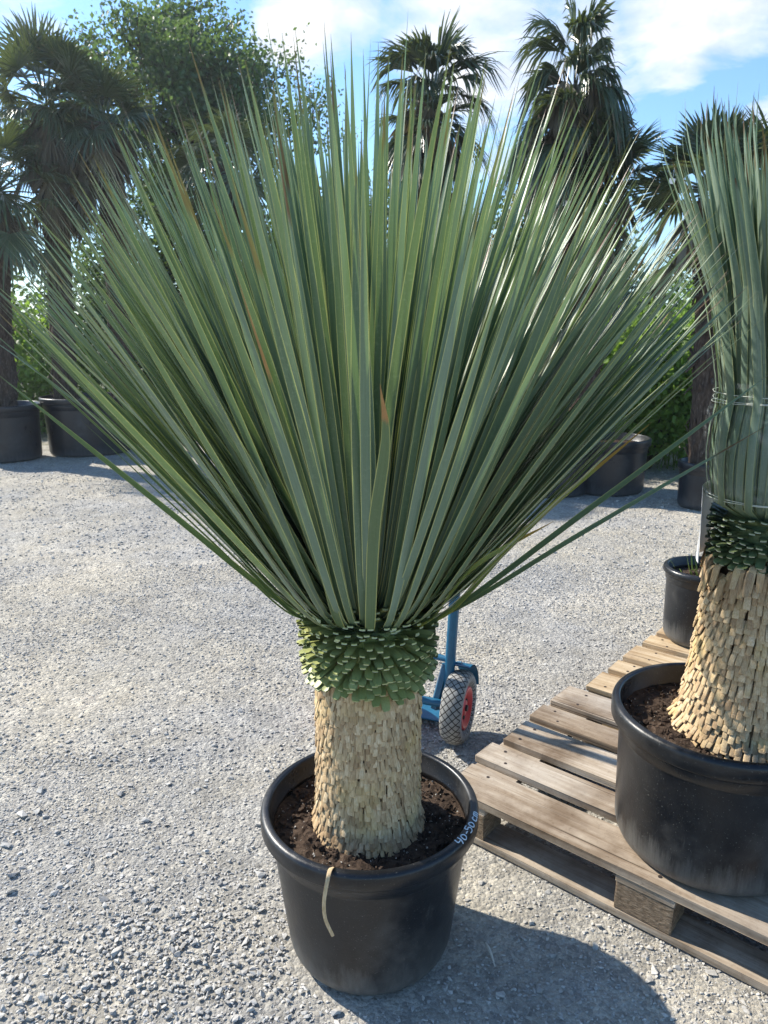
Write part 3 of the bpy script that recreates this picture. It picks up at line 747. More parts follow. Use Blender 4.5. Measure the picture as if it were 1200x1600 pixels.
special_leaf('leaf', aty(-12, 578, 1.50), R(180), .022, M_YUCCA, 'low green leaf reaching far out to the left', th0=88, bow=-.03, rand=.35, twist=.5)
special_leaf('leaf', aty(2, 468, 1.62), R(168), .021, M_YUCCA, 'green leaf arching out at the left edge of the fan', th0=80, bow=-.02, rand=.4, twist=.4)
special_leaf('leaf', aty(70, 560, 1.36), R(200), .022, M_YUCCA, 'short green leaf with a yellow edge below the fan', th0=80, bow=-.02, rand=.2, twist=.5)
special_leaf('leaf', aty(1215, 575, 1.36), R(-14), .024, M_YUCCA, 'long grey green leaf reaching over to the neighbouring plant', th0=84, bow=-.03, rand=.7, twist=-.5)
special_leaf('leaf', aty(1200, 664, 1.40), R(-8), .019, M_YUCCA, 'low pale leaf with a brown tip in front of the tied yucca', th0=88, bow=-.02, rand=.95, twist=-.5)
special_leaf('leaf', aty(1018, 660, 1.42), R(-20), .019, M_LIME, 'yellowish leaf with a long orange tip', th0=84, bow=-.01, rand=.3, twist=-.7)
special_leaf('leaf', aty(866, 814, 1.26), R(-40), .021, M_LIME, 'short lime leaf bending down to an orange tip', th0=70, bow=.05, rand=.8, twist=-.8)
special_leaf('leaf', aty(594, 600, 1.05), R(-88), .022, M_DRYTIP, 'front leaf with a bend near its dry tip', th0=62, bow=.0, rand=.55, twist=.5, kink=(.012, 0, .012))
special_leaf('leaf', aty(366, 420, 1.02), R(-112), .023, M_DRYTIP, 'front leaf with a dry brown end', th0=60, bow=.0, rand=.25, twist=.6)
special_leaf('leaf', aty(125, 655, 1.44), R(190), .010, M_YUCCA, 'thin low leaf hanging out below the fan', th0=92, bow=-.05, rand=.3, twist=.2)

# strip of dry leaf over the pot rim
c = (YX, YY); mb = MB()
P = poly_at([(-.098, 1.302, .338), (-.103, 1.279, .372), (-.1085, 1.2620, .3795), (-.112, 1.243, .372), (-.119, 1.236, .33), (-.118, 1.245, .28), (-.104, 1.252, .232)], 5)
t = norm(np.gradient(P, axis=0)); S = np.tile(np.array([1., .25, 0]), (len(P), 1)); S = norm(S - t * (S * t).sum(-1, keepdims=True)); N = np.cross(S, t)
v = np.linspace(0, 1, len(P))
ribbons(mb, P[None], np.interp(v, [0, .3, .8, 1], [.0062, .0042, .0036, .0032])[None], S[None], N[None], [-1, 0, 1], [.2, 0, .2], [.8], v[None] * .9)
ribbons(mb, (P - N * .0016)[None], np.interp(v, [0, .3, .8, 1], [.0062, .0042, .0036, .0032])[None], S[None], N[None], [-1, 0, 1], [.2, 0, .2], [.8], v[None] * .9)
tag(mb.build('dry_leaf', M_STRAW, smooth=True), 'narrow straw coloured strip of dry leaf hanging over the front pot rim', 'dry leaf')

# ================================================================== pallets
PD = R(-40.0)
def make_pallet(loc, label, wood, rz):
    p = thing('wooden_pallet', loc, label, 'pallet', rz, 'wooden pallets on the gravel')
    def part(name, c, size, material, bev=.0025, nails=()):
        mb = MB(); bevel_box(mb, (0, 0, 0), size, bev, 0, .0012)
        for (nx_, ny_) in nails:
            lathe(mb, [(0, .0008), (.0048, .0008), (.0054, -.001)], 8, (nx_ - c[0], ny_ - c[1], size[2] / 2), mi=1)
        mb.build(name, [material, M_NAIL], p, loc=c)
    y = 0.0; ws = (.145, .10, .145, .10, .145); gap = (.8 - sum(ws)) / 4
    for w_ in ws:
        dx = random.uniform(-.012, .012)
        nl = [(q + dxx, y + w_ / 2 + s * w_ * .28) for q in (.07, .60, 1.13) for s in (-1, 1) for dxx in (random.uniform(-.03, .03),)]
        part('deck_board', (.6 + dx, y + w_ / 2, .133), (1.2, w_, .022), wood, .003, nl)
        y += w_ + gap
    for q in (.0725, .60, 1.1275): part('stringer_board', (q, .4, .111), (.145, .797, .0215), wood)
    for q in (.0725, .60, 1.1275):
        for yy_ in (.05, .40, .75): part('block', (q, yy_, .061), (.142, .097, .078), M_BLOCK, .003)
    for yy_ in (.05, .40, .75): part('bottom_board', (.6, yy_, .011), (1.2, .10, .0215), wood)
    return p


P1, P2 = Vector((.17, 1.90, 0)), None
make_pallet(P1, 'weathered grey brown pallet under the tied yucca', M_WOOD, PD)
pdir = Vector((math.cos(PD), math.sin(PD), 0)); pper = Vector((-math.sin(PD), math.cos(PD), 0))
make_pallet(P1 + pper * .845 + pdir * .06, 'fresh yellow pallet behind the weathered pallet', M_WOOD_NEW, PD)

# ================================================================== second yucca, tied up, on the pallet
Q = (0.84, 1.665, .1445)
y2 = thing('potted_yucca', Q, 'yucca with leaves tied upright in clear film, its black pot on the pallet', 'potted plant')
pot2 = make_pot(y2, 0.262, 0.375, 0.226, rim=.048)
make_soil(pot2, 0.235, 0.318, seed=8, n=600, bits=200)
mb = MB()
z_of = lambda z: z - Q[2]
tz0, tz1 = .475, .86
rad2 = lambda z: float(np.interp(z, [.30, .335, .40, .50, .60, .70, .80], [.180, .175, .160, .144, .131, .119, .108]))
ax2 = lambda z: (.075 - .06 * (z - .33), -.012)
lathe(mb, [(rad2(z) - .006, z) for z in np.linspace(.30, .85, 20)], 64, (.065, -.012, 0), mi=1)
shingle_trunk(mb, rad2, ax2, .315, .735, .0178, .0140, .034, .0065, 15, lean_out=.12, spiral=.5, jitter=.10, flare=lambda z: .25 if z < .37 else 0)
# long dry straps hanging under the collar
g = np.random.default_rng(4); K = 90
a = g.uniform(0, 2 * math.pi, K); zt = g.uniform(.735, .785, K); n = 8; s = np.linspace(0, 1, n); tl = R(75) + R(95) * np.clip(s * 2.0, 0, 1)[None] + g.normal(0, .15, K)[:, None]
e = np.stack([np.cos(a), np.sin(a), np.zeros(K)], -1); sd = np.stack([-np.sin(a), np.cos(a), np.zeros(K)], -1); ln = g.uniform(.055, .095, K)
tan = np.sin(tl)[..., None] * e[:, None] + np.cos(tl)[..., None] * np.array([0, 0, 1.])
P = np.cumsum(tan * (ln / n)[:, None, None], 1) + (e * .105)[:, None] + np.stack([np.full(K, .053), np.full(K, -.012), zt], -1)[:, None]
nn = -np.cos(tl)[..., None] * e[:, None] + np.sin(tl)[..., None] * np.array([0, 0, 1.])
for off in (0, .0022): ribbons(mb, P - nn * off, np.full((K, n), .0075) * np.interp(s, [0, .6, 1], [1.1, 1, .75])[None], np.repeat(sd[:, None], n, 1), nn, [-1, 0, 1], [-.25, 0, -.25], np.clip(g.normal(.4, .3, K), 0, 1), s[None] * .9)
mb.build('trunk', [M_STRAW2, M_CORE], y2)
mb = stub_collar(.778, .862, 8, 34, .097, .036, .0210, 31, 108, 66, thick=.0035)
lathe(mb, [(.095, .76), (.098, .79), (.098, .855), (.08, .88), (.0, .89)], 48, lf=(0, 0, 0))
mb.build('leaf_stub_collar', M_STUB2, y2, loc=(.052, -.012, 0))
# the tied bundle: out of the collar, in at the film, out above it
g = np.random.default_rng(51); K = 330; n = 18
az = np.arange(K) * 2.399963 + g.normal(0, .2, K); fr = (np.arange(K) + .5) / K; L = g.normal(.86, .06, K)
s = np.linspace(0, 1, n)[None]; rr = fr[:, None] ** .6
zz = np.interp(s[0], [0, 1], [0, 1])[None] * L[:, None]
BZ, BR = [0, .025, .045, .065, .10, .17, .24, .285, .33, .39, .53, .88], [.060, .112, .140, .1415, .150, .158, .154, .1445, .152, .160, .182, .285]
prof = np.interp(zz, BZ, BR)
rads = prof * (.25 + .75 * rr) * (1 + g.normal(0, .03, K)[:, None]) * np.where(zz > .35, 1 + g.normal(0, .12, K)[:, None] * (zz - .35) / .5, 1)
e = np.stack([np.cos(az), np.sin(az), np.zeros(K)], -1); sd = np.stack([-np.sin(az), np.cos(az), np.zeros(K)], -1)
P = e[:, None] * rads[..., None] + np.array([0, 0, 1.]) * (zz * (1 - .10 * rr * s))[..., None] + np.array([.05, -.012, .855]) + sd[:, None] * (g.normal(0, .03, K)[:, None] * s ** 2)[..., None]
P[..., 0] += -.03 * np.clip(zz - .33, 0, 1) / .5
t = norm(np.gradient(P, axis=1)); S = sd[:, None] - t * (sd[:, None] * t).sum(-1, keepdims=True); S = norm(S); N = np.cross(t, S)
tw = (g.normal(0, .5, K)[:, None] * np.clip(s - .3, 0, 1)); S2 = np.cos(tw)[..., None] * S + np.sin(tw)[..., None] * N; N2 = np.cross(t, S2)
wp = np.interp(s[0], [0, .05, .12, .3, .55, .75, .9, 1], [1.2, .9, .8, .95, 1, .75, .35, .02])[None] * (g.normal(.0195, .002, K)[:, None] * .5)
mb = MB(); ribbons(mb, P, wp, S2, N2, [-1, -.87, 0, .87, 1], [.2, .16, 0, .16, .2], np.clip(g.normal(.5, .3, K), 0, 1), s)
crown2 = mb.build('crown', M_YUCCA_TIED, y2, smooth=True); crown2['label'] = 'tied upright bundle of grey green leaves'
mb = MB(); seg = 120; rows = 16; a = np.linspace(0, 2 * math.pi, seg, endpoint=False); zf = np.linspace(.905, 1.175, rows)
RRf = np.array([[float(np.interp(z - .855, BZ, BR)) + .0015 + .0025 * math.sin(9 * q + 20 * z) + .0012 * math.sin(23 * q + 60 * z) for q in a] for z in zf])
V = np.stack([RRf * np.cos(a) + .05, RRf * np.sin(a) - .012, np.repeat((zf)[:, None], seg, 1)], -1)
i = np.arange(rows - 1)[:, None] * seg; j = np.arange(seg)[None]; kk = (j + 1) % seg
mb.add(V.reshape(-1, 3), np.stack([i + j, i + kk, i + seg + kk, i + seg + j], -1).reshape(-1, 4)); mb.build('film_wrap', M_FILM, y2, smooth=True)
for (zc, am, ph) in ((1.150, .004, 0.), (1.142, .008, 1.), (1.133, .005, 2.2), (.922, .003, .5), (.918, .005, 2.)):
    mb = MB(); q = np.linspace(0, 2 * math.pi, 60); rq = np.interp(zc + am * np.sin(q + ph) - .855, BZ, BR) + .0022 + .001 * np.sin(13 * q); tube(mb, np.stack([rq * np.cos(q) + .05, rq * np.sin(q) - .012, zc + am * np.sin(q + ph)], -1), .0008, 5, caps=False); mb.build('tie_string', M_STRING, y2, smooth=True)
mb = MB(); a = np.linspace(R(118), R(170), 20); zf = np.linspace(.745, .93, 9); V = np.array([[(.05 + (.1485 + .004 * math.sin(5 * q + 12 * z)) * math.cos(q), -.012 + (.1485 + .004 * math.sin(5 * q + 12 * z)) * math.sin(q), z) for q in a] for z in zf])
i = np.arange(8)[:, None] * 20 + np.arange(19)[None]; mb.add(V.reshape(-1, 3), np.stack([i, i + 1, i + 21, i + 20], -1).reshape(-1, 4)); 
mb.build('protective_sheet', M_SHEET, y2, smooth=True)

# ================================================================== small pot on the second pallet
p3 = thing('plant_pot', (1.335, 2.93, .1445), 'small black pot with a few weeds on the fresh yellow pallet', 'pot')
make_pot(p3, .162, .325, .135, seg=64, rim=.03).name = 'container'
make_soil(p3, .135, .275, seed=13, n=90, bits=15)
mb = MB(); g = np.random.default_rng(3); K = 18
yucca_blades(mb, g.uniform(0, 6.28, K), g.uniform(.1, 1.1, K), g.uniform(.1, .4, K), g.uniform(.04, .10, K), np.full(K, .008), g.uniform(0, .11, K), np.full(K, .28), g.uniform(0, .6, K), g.normal(0, .5, K), g.normal(0, .1, K), g.random(K), n=6)
mb.build('weed', M_GRASS, p3)

# ================================================================== hand truck
HC = np.array([.095, 2.47, 0.]); ha = np.array([math.cos(R(21)), -math.sin(R(21)), 0]); hb = np.array([math.sin(R(21)), math.cos(R(21)), 0])
ht = thing('hand_truck', tuple(HC), 'blue sack truck with grey rubber tyres standing behind the open yucca', 'hand truck')
loc_ = lambda a_, b_, z: ha * a_ + hb * b_ + np.array([0, 0, z])
top = np.array([.066, -.17, 0])
for s_ in (1,):
    mb = MB()
    lo = lambda s: loc_(.142 * s, 0, .10); hi = lambda s: loc_(.118 * s, 0, 1.60) + top
    left = [lo(-1) + (hi(-1) - lo(-1)) * f for f in np.linspace(0, 1, 6)]; right = [lo(1) + (hi(1) - lo(1)) * f for f in np.linspace(1, 0, 6)]
    crn = [hi(-1) + np.array([0, 0, .045]) + ha * .012, hi(-1) + np.array([0, 0, .072]) + ha * .045, hi(1) + np.array([0, 0, .072]) - ha * .045, hi(1) + np.array([0, 0, .045]) - ha * .012]
    tube(mb, poly_at(left + crn + right, 8), .0185, 14); mb.build('frame', M_BLUE, ht, smooth=True)
for z in (.30, .62, .95, 1.28):
    f = (z - .1) / 1.5; mb = MB(); A_ = loc_(-.142 + .024 * f, 0, z) + top * f; B_ = loc_(.142 - .024 * f, 0, z) + top * f; tube(mb, [A_, (A_ + B_) / 2 + hb * .02, B_], .011, 10); mb.build('crossbar', M_BLUE, ht, smooth=True)
mb = MB(); tube(mb, [loc_(-.20, -.03, .132), loc_(.20, -.03, .132)], .0145, 14); mb.build('axle', M_BLUE, ht, smooth=True)
mb = MB(); bevel_box(mb, (0, 0, 0), (.30, .16, .006), .002); o = mb.build('toe_plate', M_BLUE, ht, loc=tuple(loc_(0, .10, .03))); o.rotation_euler = (0, 0, R(-21))
for s in (-1, 1):
    mb = MB()                                             # wheel bracket, running down and inwards from the rail
    A_ = loc_(.138 * s, 0, .27); B_ = loc_(.100 * s, -.01, .10); tube(mb, [A_, (A_ + B_) / 2, B_], .019, 6); mb.build('bracket', M_BLUE, ht)
    mb = MB(); q = np.linspace(R(8), R(88), 16); P = np.stack([loc_(.192 * s, -.03 + .150 * math.cos(x), .132 + .150 * math.sin(x)) for x in q]); nn = norm(P - loc_(.192 * s, -.03, .132)); S = np.tile(ha, (16, 1))
    for off in (0, .003): ribbons(mb, (P + nn * off)[None], np.full((1, 16), .036), S[None], nn[None], [-1, 0, 1], [0, .06, 0], [0.], np.linspace(0, 1, 16)[None])
    mb.build('mudguard', M_BLUE, ht, smooth=True)
    mb = MB(); A_ = loc_(.14 * s, 0, .275); B_ = loc_(.192 * s, .0, .285); tube(mb, [A_, (A_ + B_) / 2, B_], .008, 8); mb.build('mudguard_stay', M_BLUE, ht, smooth=True)
    # wheel
    wc = loc_(.192 * s, -.03, .132); seg = 72; tn = 15
    mb = MB(); V = []; LF = []; cs = [(.128, 0)]
    sec = [(.074, -.022), (.084, -.032), (.100, -.0385), (.114, -.037), (.1235, -.030), (.1285, -.018), (.1305, -.006), (.1305, .006), (.1285, .018), (.1235, .030), (.114, .037), (.100, .0385), (.084, .032), (.074, .022)]
    for (rr_, xx) in sec:
        for q in range(seg):
            an = 2 * math.pi * q / seg; V.append(ha * xx + hb * rr_ * math.cos(an) + np.array([0, 0, rr_ * math.sin(an)])); LF.append((q / seg, xx / .030, 0))
    m_ = len(sec); i = np.arange(m_ - 1)[:, None] * (seg); j = np.arange(seg - 1)[None]
    F = np.stack([i + j, i + j + 1, i + seg + j + 1, i + seg + j], -1).reshape(-1, 4)
    # seam: duplicate first column with u = 1 so the tread does not smear
    base = len(V)
    for (rr_, xx) in sec: V.append(ha * xx + hb * rr_); LF.append((1.0, xx / .030, 0))
    F = np.vstack([F, np.array([[x * seg + seg - 1, base + x, base + x + 1, (x + 1) * seg + seg - 1] for x in range(m_ - 1)])])
    mb.add(np.array(V), F, np.array(LF)); wheel = mb.build('wheel', M_TYRE, ht, smooth=True, loc=tuple(wc))
    mb = MB()
    for d_ in (-1, 1):
        prof = [(.0765, .024), (.0745, .0325), (.066, .033), (.056, .016), (.030, .012), (.026, .026), (.0, .026)]
        V = np.array([ha * xx * d_ + hb * rr_ * math.cos(q) + np.array([0, 0, rr_ * math.sin(q)]) for (rr_, xx) in prof for q in np.linspace(0, 2 * math.pi, 48, endpoint=False)])
        i = np.arange(len(prof) - 1)[:, None] * 48; j = np.arange(48)[None]; kk = (j + 1) % 48
        mb.add(V, np.stack([i + j, i + kk, i + 48 + kk, i + 48 + j], -1).reshape(-1, 4))
    mb.build('rim', M_RED, wheel, smooth=True)
    mb = MB()
    for q in range(5):
        an = q * 2 * math.pi / 5; c0 = ha * .0155 * s + hb * .044 * math.cos(an) + np.array([0, 0, .044 * math.sin(an)]); tube(mb, [c0, c0 + ha * .004 * s], .011, 12)
    tube(mb, [ha * -.03 * s, ha * .034 * s], .011, 12); mb.build('hub', M_RUB, wheel)
mb = MB(); f = .40; c_ = loc_(.142 - .024 * f + .022, -.012, .70) + top * f; bevel_box(mb, (0, 0, 0), (.022, .012, .016), .003); mb.build('reflector', M_RED, ht, loc=tuple(c_))


# ================================================================== background palms
def rotz(v, a): return np.array([v[0] * math.cos(a) - v[1] * math.sin(a), v[0] * math.sin(a) + v[1] * math.cos(a), v[2]])


def fan_leaf(mb, hub, f, nrm, rb, g, nseg=30, spread=105, droop=.25, rand=.5, fold=.1, wseg=.013):
    s = np.cross(f, nrm); s /= np.linalg.norm(s); nrm = np.cross(s, f)
    a = np.linspace(-R(spread), R(spread), nseg) + g.normal(0, .02, nseg)
    d = np.cos(a)[:, None] * f + np.sin(a)[:, None] * s + nrm * (fold * np.abs(np.sin(a)) + g.normal(0, .05, nseg))[:, None]; d = norm(d)
    ln = rb * (1 - .22 * (np.abs(a) / R(spread)) ** 2) * g.uniform(.86, 1.06, nseg)
    v = np.array([0, .22, .5, .75, 1.0]); P = hub + d[:, None] * (ln[:, None] * v[None])[..., None]
    dr = droop * g.uniform(.3, 1.7, nseg)
    P[..., 2] -= (dr[:, None] * ln[:, None] * np.clip(v - .35, 0, 1)[None] ** 2 * 2.0)
    t = norm(np.gradient(P, axis=1)); S = norm(np.cross(t, np.broadcast_to(nrm, t.shape)) + 1e-6); N = np.cross(S, t)
    wd = wseg * np.interp(v, [0, .22, .5, .75, 1], [.12, .65, 1, .75, .06])[None] * g.uniform(.8, 1.15, nseg)[:, None]
    ribbons(mb, P, wd, S, N, [-1, 0, 1], [.45, 0, .45], np.clip(rand + g.normal(0, .12, nseg), 0, 1), v[None])


def palm_crown(mb, top, g, nl, t0, t1, pet, rb, droop, grav=.25, spread=100, tone=.5, rmin=.7, az_bias=None, wseg=.013):
    for k in range(nl):
        fr = (k + .5) / nl; az = k * 2.399963 + g.normal(0, .3)
        if az_bias is not None: az = az_bias[0] + (((az - az_bias[0] + math.pi) % (2 * math.pi)) - math.pi) * az_bias[1]
        tl = t0 + (t1 - t0) * fr + g.normal(0, .12); p = pet * g.uniform(.75, 1.15) * (.75 + .4 * fr)
        e = np.array([math.cos(az), math.sin(az), 0]); up = np.array([0, 0, 1.]); n = 6; pts = [np.asarray(top) + e * .04 - up * .10 * fr]
        for q in range(n):
            tq = tl + grav * (q / n) ** 1.3; pts.append(pts[-1] + (math.sin(tq) * e + math.cos(tq) * up) * p / n)
        tube(mb, pts, np.linspace(.012, .006, n + 1), 5, caps=False, rand=.8)
        f = math.sin(tl + grav + .15) * e + math.cos(tl + grav + .15) * up; nr = -math.cos(tl + grav + .15) * e + math.sin(tl + grav + .15) * up
        roll = g.normal(0, .35); sd = np.cross(f, nr); nr = math.cos(roll) * nr + math.sin(roll) * sd
        fan_leaf(mb, pts[-1], f, nr, rb * g.uniform(rmin, 1.1), g, droop=droop * (.6 + fr), rand=np.clip(g.normal(tone, .2), 0, 1), spread=spread, wseg=wseg)


def dead_skirt(mb, top, g, nl, h, rb, r=.13):
    for k in range(nl):
        az = g.uniform(0, 6.283); e = np.array([math.cos(az), math.sin(az), 0]); up = np.array([0, 0, 1.]); z = g.uniform(0, h)
        hub = np.asarray(top) + e * g.uniform(r, r + .16) - up * z; f = norm(e * g.uniform(.05, .5) - up); nr = norm(e - f * np.dot(e, f))
        tube(mb, poly_at([np.asarray(top) + e * .05 - up * (z * .8), hub + e * .05 + up * .06, hub], 4), .007, 5, caps=False, rand=.5)
        fan_leaf(mb, hub, f, nr, rb * g.uniform(.6, 1.1), g, nseg=18, spread=g.uniform(22, 50), droop=.1, rand=g.random(), fold=.3, wseg=.013)


def palm_trunk(pts, r0, r1, g, parent, fib=260):
    mb = MB(); P = poly_at(pts, 14); n = len(P); seg = 22; a = np.linspace(0, 2 * math.pi, seg, endpoint=False); rad = np.linspace(r0, r1, n)
    J = 1 + g.normal(0, .06, (n, seg)); V = np.stack([P[:, 0][:, None] + rad[:, None] * J * np.cos(a), P[:, 1][:, None] + rad[:, None] * J * np.sin(a), np.repeat(P[:, 2][:, None], seg, 1)], -1)
    i = np.arange(n - 1)[:, None] * seg; j = np.arange(seg)[None]; k = (j + 1) % seg
    mb.add(V.reshape(-1, 3), np.stack([i + j, i + k, i + seg + k, i + seg + j], -1).reshape(-1, 4))
    # fibrous leaf bases
    q = g.integers(0, n - 1, fib); az = g.uniform(0, 6.283, fib); e = np.stack([np.cos(az), np.sin(az), np.zeros(fib)], -1); tg = np.stack([-np.sin(az), np.cos(az), np.zeros(fib)], -1)
    X = norm(np.array([0, 0, 1.]) * g.choice([1, -1], fib)[:, None] + e * g.uniform(.15, .7, fib)[:, None] + tg * g.normal(0, .3, fib)[:, None]); Y = norm(tg - X * (tg * X).sum(-1, keepdims=True)); Z = np.cross(X, Y)
    boxes(mb, P[q] + e * (rad[q] * .93)[:, None], X, Y, Z, g.uniform(.05, .14, fib), g.uniform(.006, .022, fib), .004, g.random(fib), .5)
    return mb.build('trunk', M_FIBRE, parent)


def make_palm(base, label, seed, potspec, trunk_pts, r0, r1, crowns, dead=None):
    g = np.random.default_rng(seed); t = thing('potted_palm', base, label, 'palm', 0, 'potted palms in the background row')
    b = np.asarray(base)
    if potspec:
        Rr, h, rb = potspec; pt = make_pot(t, Rr, h, rb, material=M_POT_BIG, seg=48, rim=.06, soil=.07, wob=.015)
        make_soil(pt, Rr - .03, h - .075, n=40, bits=0, seed=seed, cl=(.01, .03))
    palm_trunk([np.asarray(p) - b for p in trunk_pts], r0, r1, g, t)
    mb = MB()
    for c in crowns: palm_crown(mb, np.asarray(c[0]) - b, g, **c[1])
    mb.build('crown', M_PALM, t)
    if dead:
        mb = MB(); dead_skirt(mb, np.asarray(dead[0]) - b, g, *dead[1]); o = mb.build('dead_leaves', M_PALM_DEAD, t); o['label'] = 'skirt of dry hanging fan leaves'


std = dict(nl=26, t0=.25, t1=2.0, pet=.42, rb=.48, droop=.35)
make_palm((-4.27, 8.25, 0), 'stout palm with a low drooping crown in the pot at the left edge', 101, (.42, .615, .37), [(-4.27, 8.25, .5), (-4.2, 8.25, 1.6), (-4.02, 8.2, 2.75)], .19, .15,
          [((-4.00, 8.2, 2.85), dict(nl=30, t0=.35, t1=2.3, pet=.50, rb=.52, droop=.35, tone=.55))], ((-4.02, 8.2, 2.75), (10, .4, .5)))
make_palm((-3.50, 8.75, 0), 'tall palm with the highest upright crown in the left row', 102, (.50, .66, .44), [(-3.75, 8.75, .5), (-3.66, 8.75, 2.2), (-3.62, 8.7, 3.7)], .13, .13,
          [((-3.60, 8.7, 3.85), dict(nl=20, t0=.0, t1=1.35, pet=.44, rb=.50, droop=.12, tone=.45, grav=.12, rmin=.6)), ((-3.6, 8.7, 3.70), dict(nl=18, t0=1.0, t1=2.6, pet=.30, rb=.42, droop=.5, tone=.4, spread=70))], ((-3.6, 8.7, 3.6), (34, .9, .5)))
make_palm((-2.98, 9.3, 0), 'palm with a leaning trunk and hanging dead leaves right of the tallest crown', 103, None, [(-3.25, 9.2, -.02), (-3.1, 9.0, 1.8), (-2.99, 8.7, 3.55)], .14, .13,
          [((-2.98, 8.65, 3.62), dict(nl=26, t0=.1, t1=2.2, pet=.32, rb=.42, droop=.3, tone=.5, grav=.2))], ((-3.05, 8.65, 3.6), (26, 1.0, .5)))
make_palm((-1.95, 9.6, 0), 'yellowish palm seen between the big tree and the open yucca', 104, None, [(-1.95, 9.6, -.02), (-1.9, 9.6, 1.8), (-1.88, 9.5, 3.3)], .14, .12,
          [((-1.88, 9.5, 3.4), dict(nl=24, t0=.2, t1=2.2, pet=.38, rb=.48, droop=.35, tone=.85))], ((-1.88, 9.5, 3.3), (8, .5, .4)))
make_palm((.30, 7.3, 0), 'slim palm with a sparse ragged crown above the middle of the open yucca', 105, None, [(.30, 7.3, -.02), (.30, 7.2, 1.8), (.38, 7.0, 3.3)], .085, .08,
          [((.40, 7.0, 3.45), dict(nl=22, t0=.0, t1=1.2, pet=.18, rb=.50, droop=.5, spread=36, tone=.25, grav=.25, rmin=.5, wseg=.012)), ((.38, 7.0, 3.15), dict(nl=24, t0=.9, t1=2.5, pet=.16, rb=.38, droop=.4, spread=40, tone=.2))], ((.38, 7., 3.3), (30, .8, .38, .08)))
make_palm((1.50, 6.55, 0), 'tall ragged palm with a narrow crown of curled leaves above the black pots', 106, (.37, .47, .33), [(1.35, 6.55, .4), (1.38, 6.5, 1.8), (1.50, 6.4, 3.2)], .10, .09,
          [((1.50, 6.4, 3.50), dict(nl=12, t0=.0, t1=.85, pet=.12, rb=.46, droop=.5, spread=32, tone=.3, grav=.25, rmin=.55, wseg=.012)), ((1.49, 6.4, 3.25), dict(nl=11, t0=.3, t1=1.1, pet=.12, rb=.40, droop=.9, spread=32, tone=.3, grav=.4, rmin=.5, wseg=.012)), ((1.48, 6.4, 2.95), dict(nl=26, t0=.5, t1=2.2, pet=.20, rb=.36, droop=.8, spread=40, tone=.2, rmin=.5))], ((1.48, 6.4, 3.3), (60, 1.0, .36, .08)))
make_palm((2.02, 6.60, 0), 'bushy palm leaning against the tall ragged palm', 107, (.36, .485, .32), [(1.80, 6.6, .4), (1.75, 6.6, 1.5), (1.76, 6.5, 2.4)], .13, .12,
          [((1.76, 6.5, 2.62), dict(nl=26, t0=.15, t1=2.0, pet=.28, rb=.38, droop=.15, tone=.3, grav=.1))], ((1.76, 6.5, 2.5), (24, .7, .42)))
make_palm((2.62, 5.95, 0), 'palm with a domed leaning crown above the tied yucca', 108, (.21, .38, .18), [(2.62, 5.95, .3), (2.55, 5.95, 1.5), (2.44, 5.9, 2.35)], .12, .11,
          [((2.44, 5.9, 2.5), dict(nl=30, t0=.0, t1=1.9, pet=.24, rb=.40, droop=.12, tone=.4, grav=.1))], ((2.42, 5.9, 2.4), (16, .5, .4)))
make_palm((3.40, 6.8, 0), 'palm cut off by the right edge behind the tied yucca', 109, None, [(3.40, 6.8, -.02), (3.36, 6.75, 1.5), (3.32, 6.7, 2.55)], .12, .11,
          [((3.32, 6.7, 2.65), dict(nl=24, t0=.15, t1=2.0, pet=.32, rb=.48, droop=.25, tone=.5))])

for (lc, sz, rz, lb) in ((aty(7, 252, 7.95), (.05, .002, .042), .2, 'white paper label hanging in the leaves of the palm at the left edge'), (aty(885, 318, 6.1), (.052, .002, .04), .1, 'white paper label on the bushy palm in the middle'), (aty(1050, 283, 5.6), (.04, .002, .036), -.2, 'white paper label on the palm with the domed crown')):
    mb = MB(); bevel_box(mb, (0, 0, 0), sz, .0006); tube(mb, [(0, 0, sz[2] / 2), (.004, .05, .05 + sz[2] / 2), (0, .12, .13)], .0015, 5)
    o = mb.build('plant_label', M_TAG, loc=tuple(lc)); o.rotation_euler = (.1, .15, rz); tag(o, lb, 'label', 'labels hung on the palms')


# ================================================================== trees and shrubs
def leaf_cloud(mb, C, g, size, per, spread):
    """per leaf-sized kites round each clump centre"""
    K = len(C) * per; c = np.repeat(C, per, 0) + g.normal(0, 1, (K, 3)) * spread
    d = norm(g.normal(0, 1, (K, 3)) + np.array([0, 0, -.35])); n = norm(g.normal(0, 1, (K, 3)) + np.array([0, 0, .8])); s = norm(np.cross(d, n)); n = np.cross(s, d)
    sz = size * g.uniform(.6, 1.25, K)[:, None]
    V = np.stack([c, c + d * sz * .45 + s * sz * .33 - n * sz * .06, c + d * sz, c + d * sz * .45 - s * sz * .33 - n * sz * .06], 1)
    lf = np.zeros((K, 4, 3)); lf[..., 2] = np.clip(np.repeat(g.normal(.5, .2, len(C)), per) + g.normal(0, .15, K), 0, 1)[:, None]
    mb.add(V.reshape(-1, 3), np.arange(K * 4).reshape(-1, 4), lf.reshape(-1, 3))


def grow(g, p, d, ln, r, depth, segs, tips, spread=.6, upw=.15):
    n = 4; pts = [p]
    for k in range(n):
        d = norm(d + g.normal(0, .13, 3) + np.array([0, 0, upw * .3])); pts.append(pts[-1] + d * ln / n)
    segs.append((np.array(pts), r, r * .62))
    if depth <= 1: tips += [pts[2], pts[3], pts[4]]
    if depth == 0: return
    for k in range(int(g.integers(3, 5)) if depth > 1 else int(g.integers(3, 6))):
        nd = norm(d + g.normal(0, spread, 3) + np.array([0, 0, upw])); st = pts[int(g.integers(2, 5))]
        grow(g, st, nd, ln * g.uniform(.6, .82), r * .55, depth - 1, segs, tips, spread, upw)


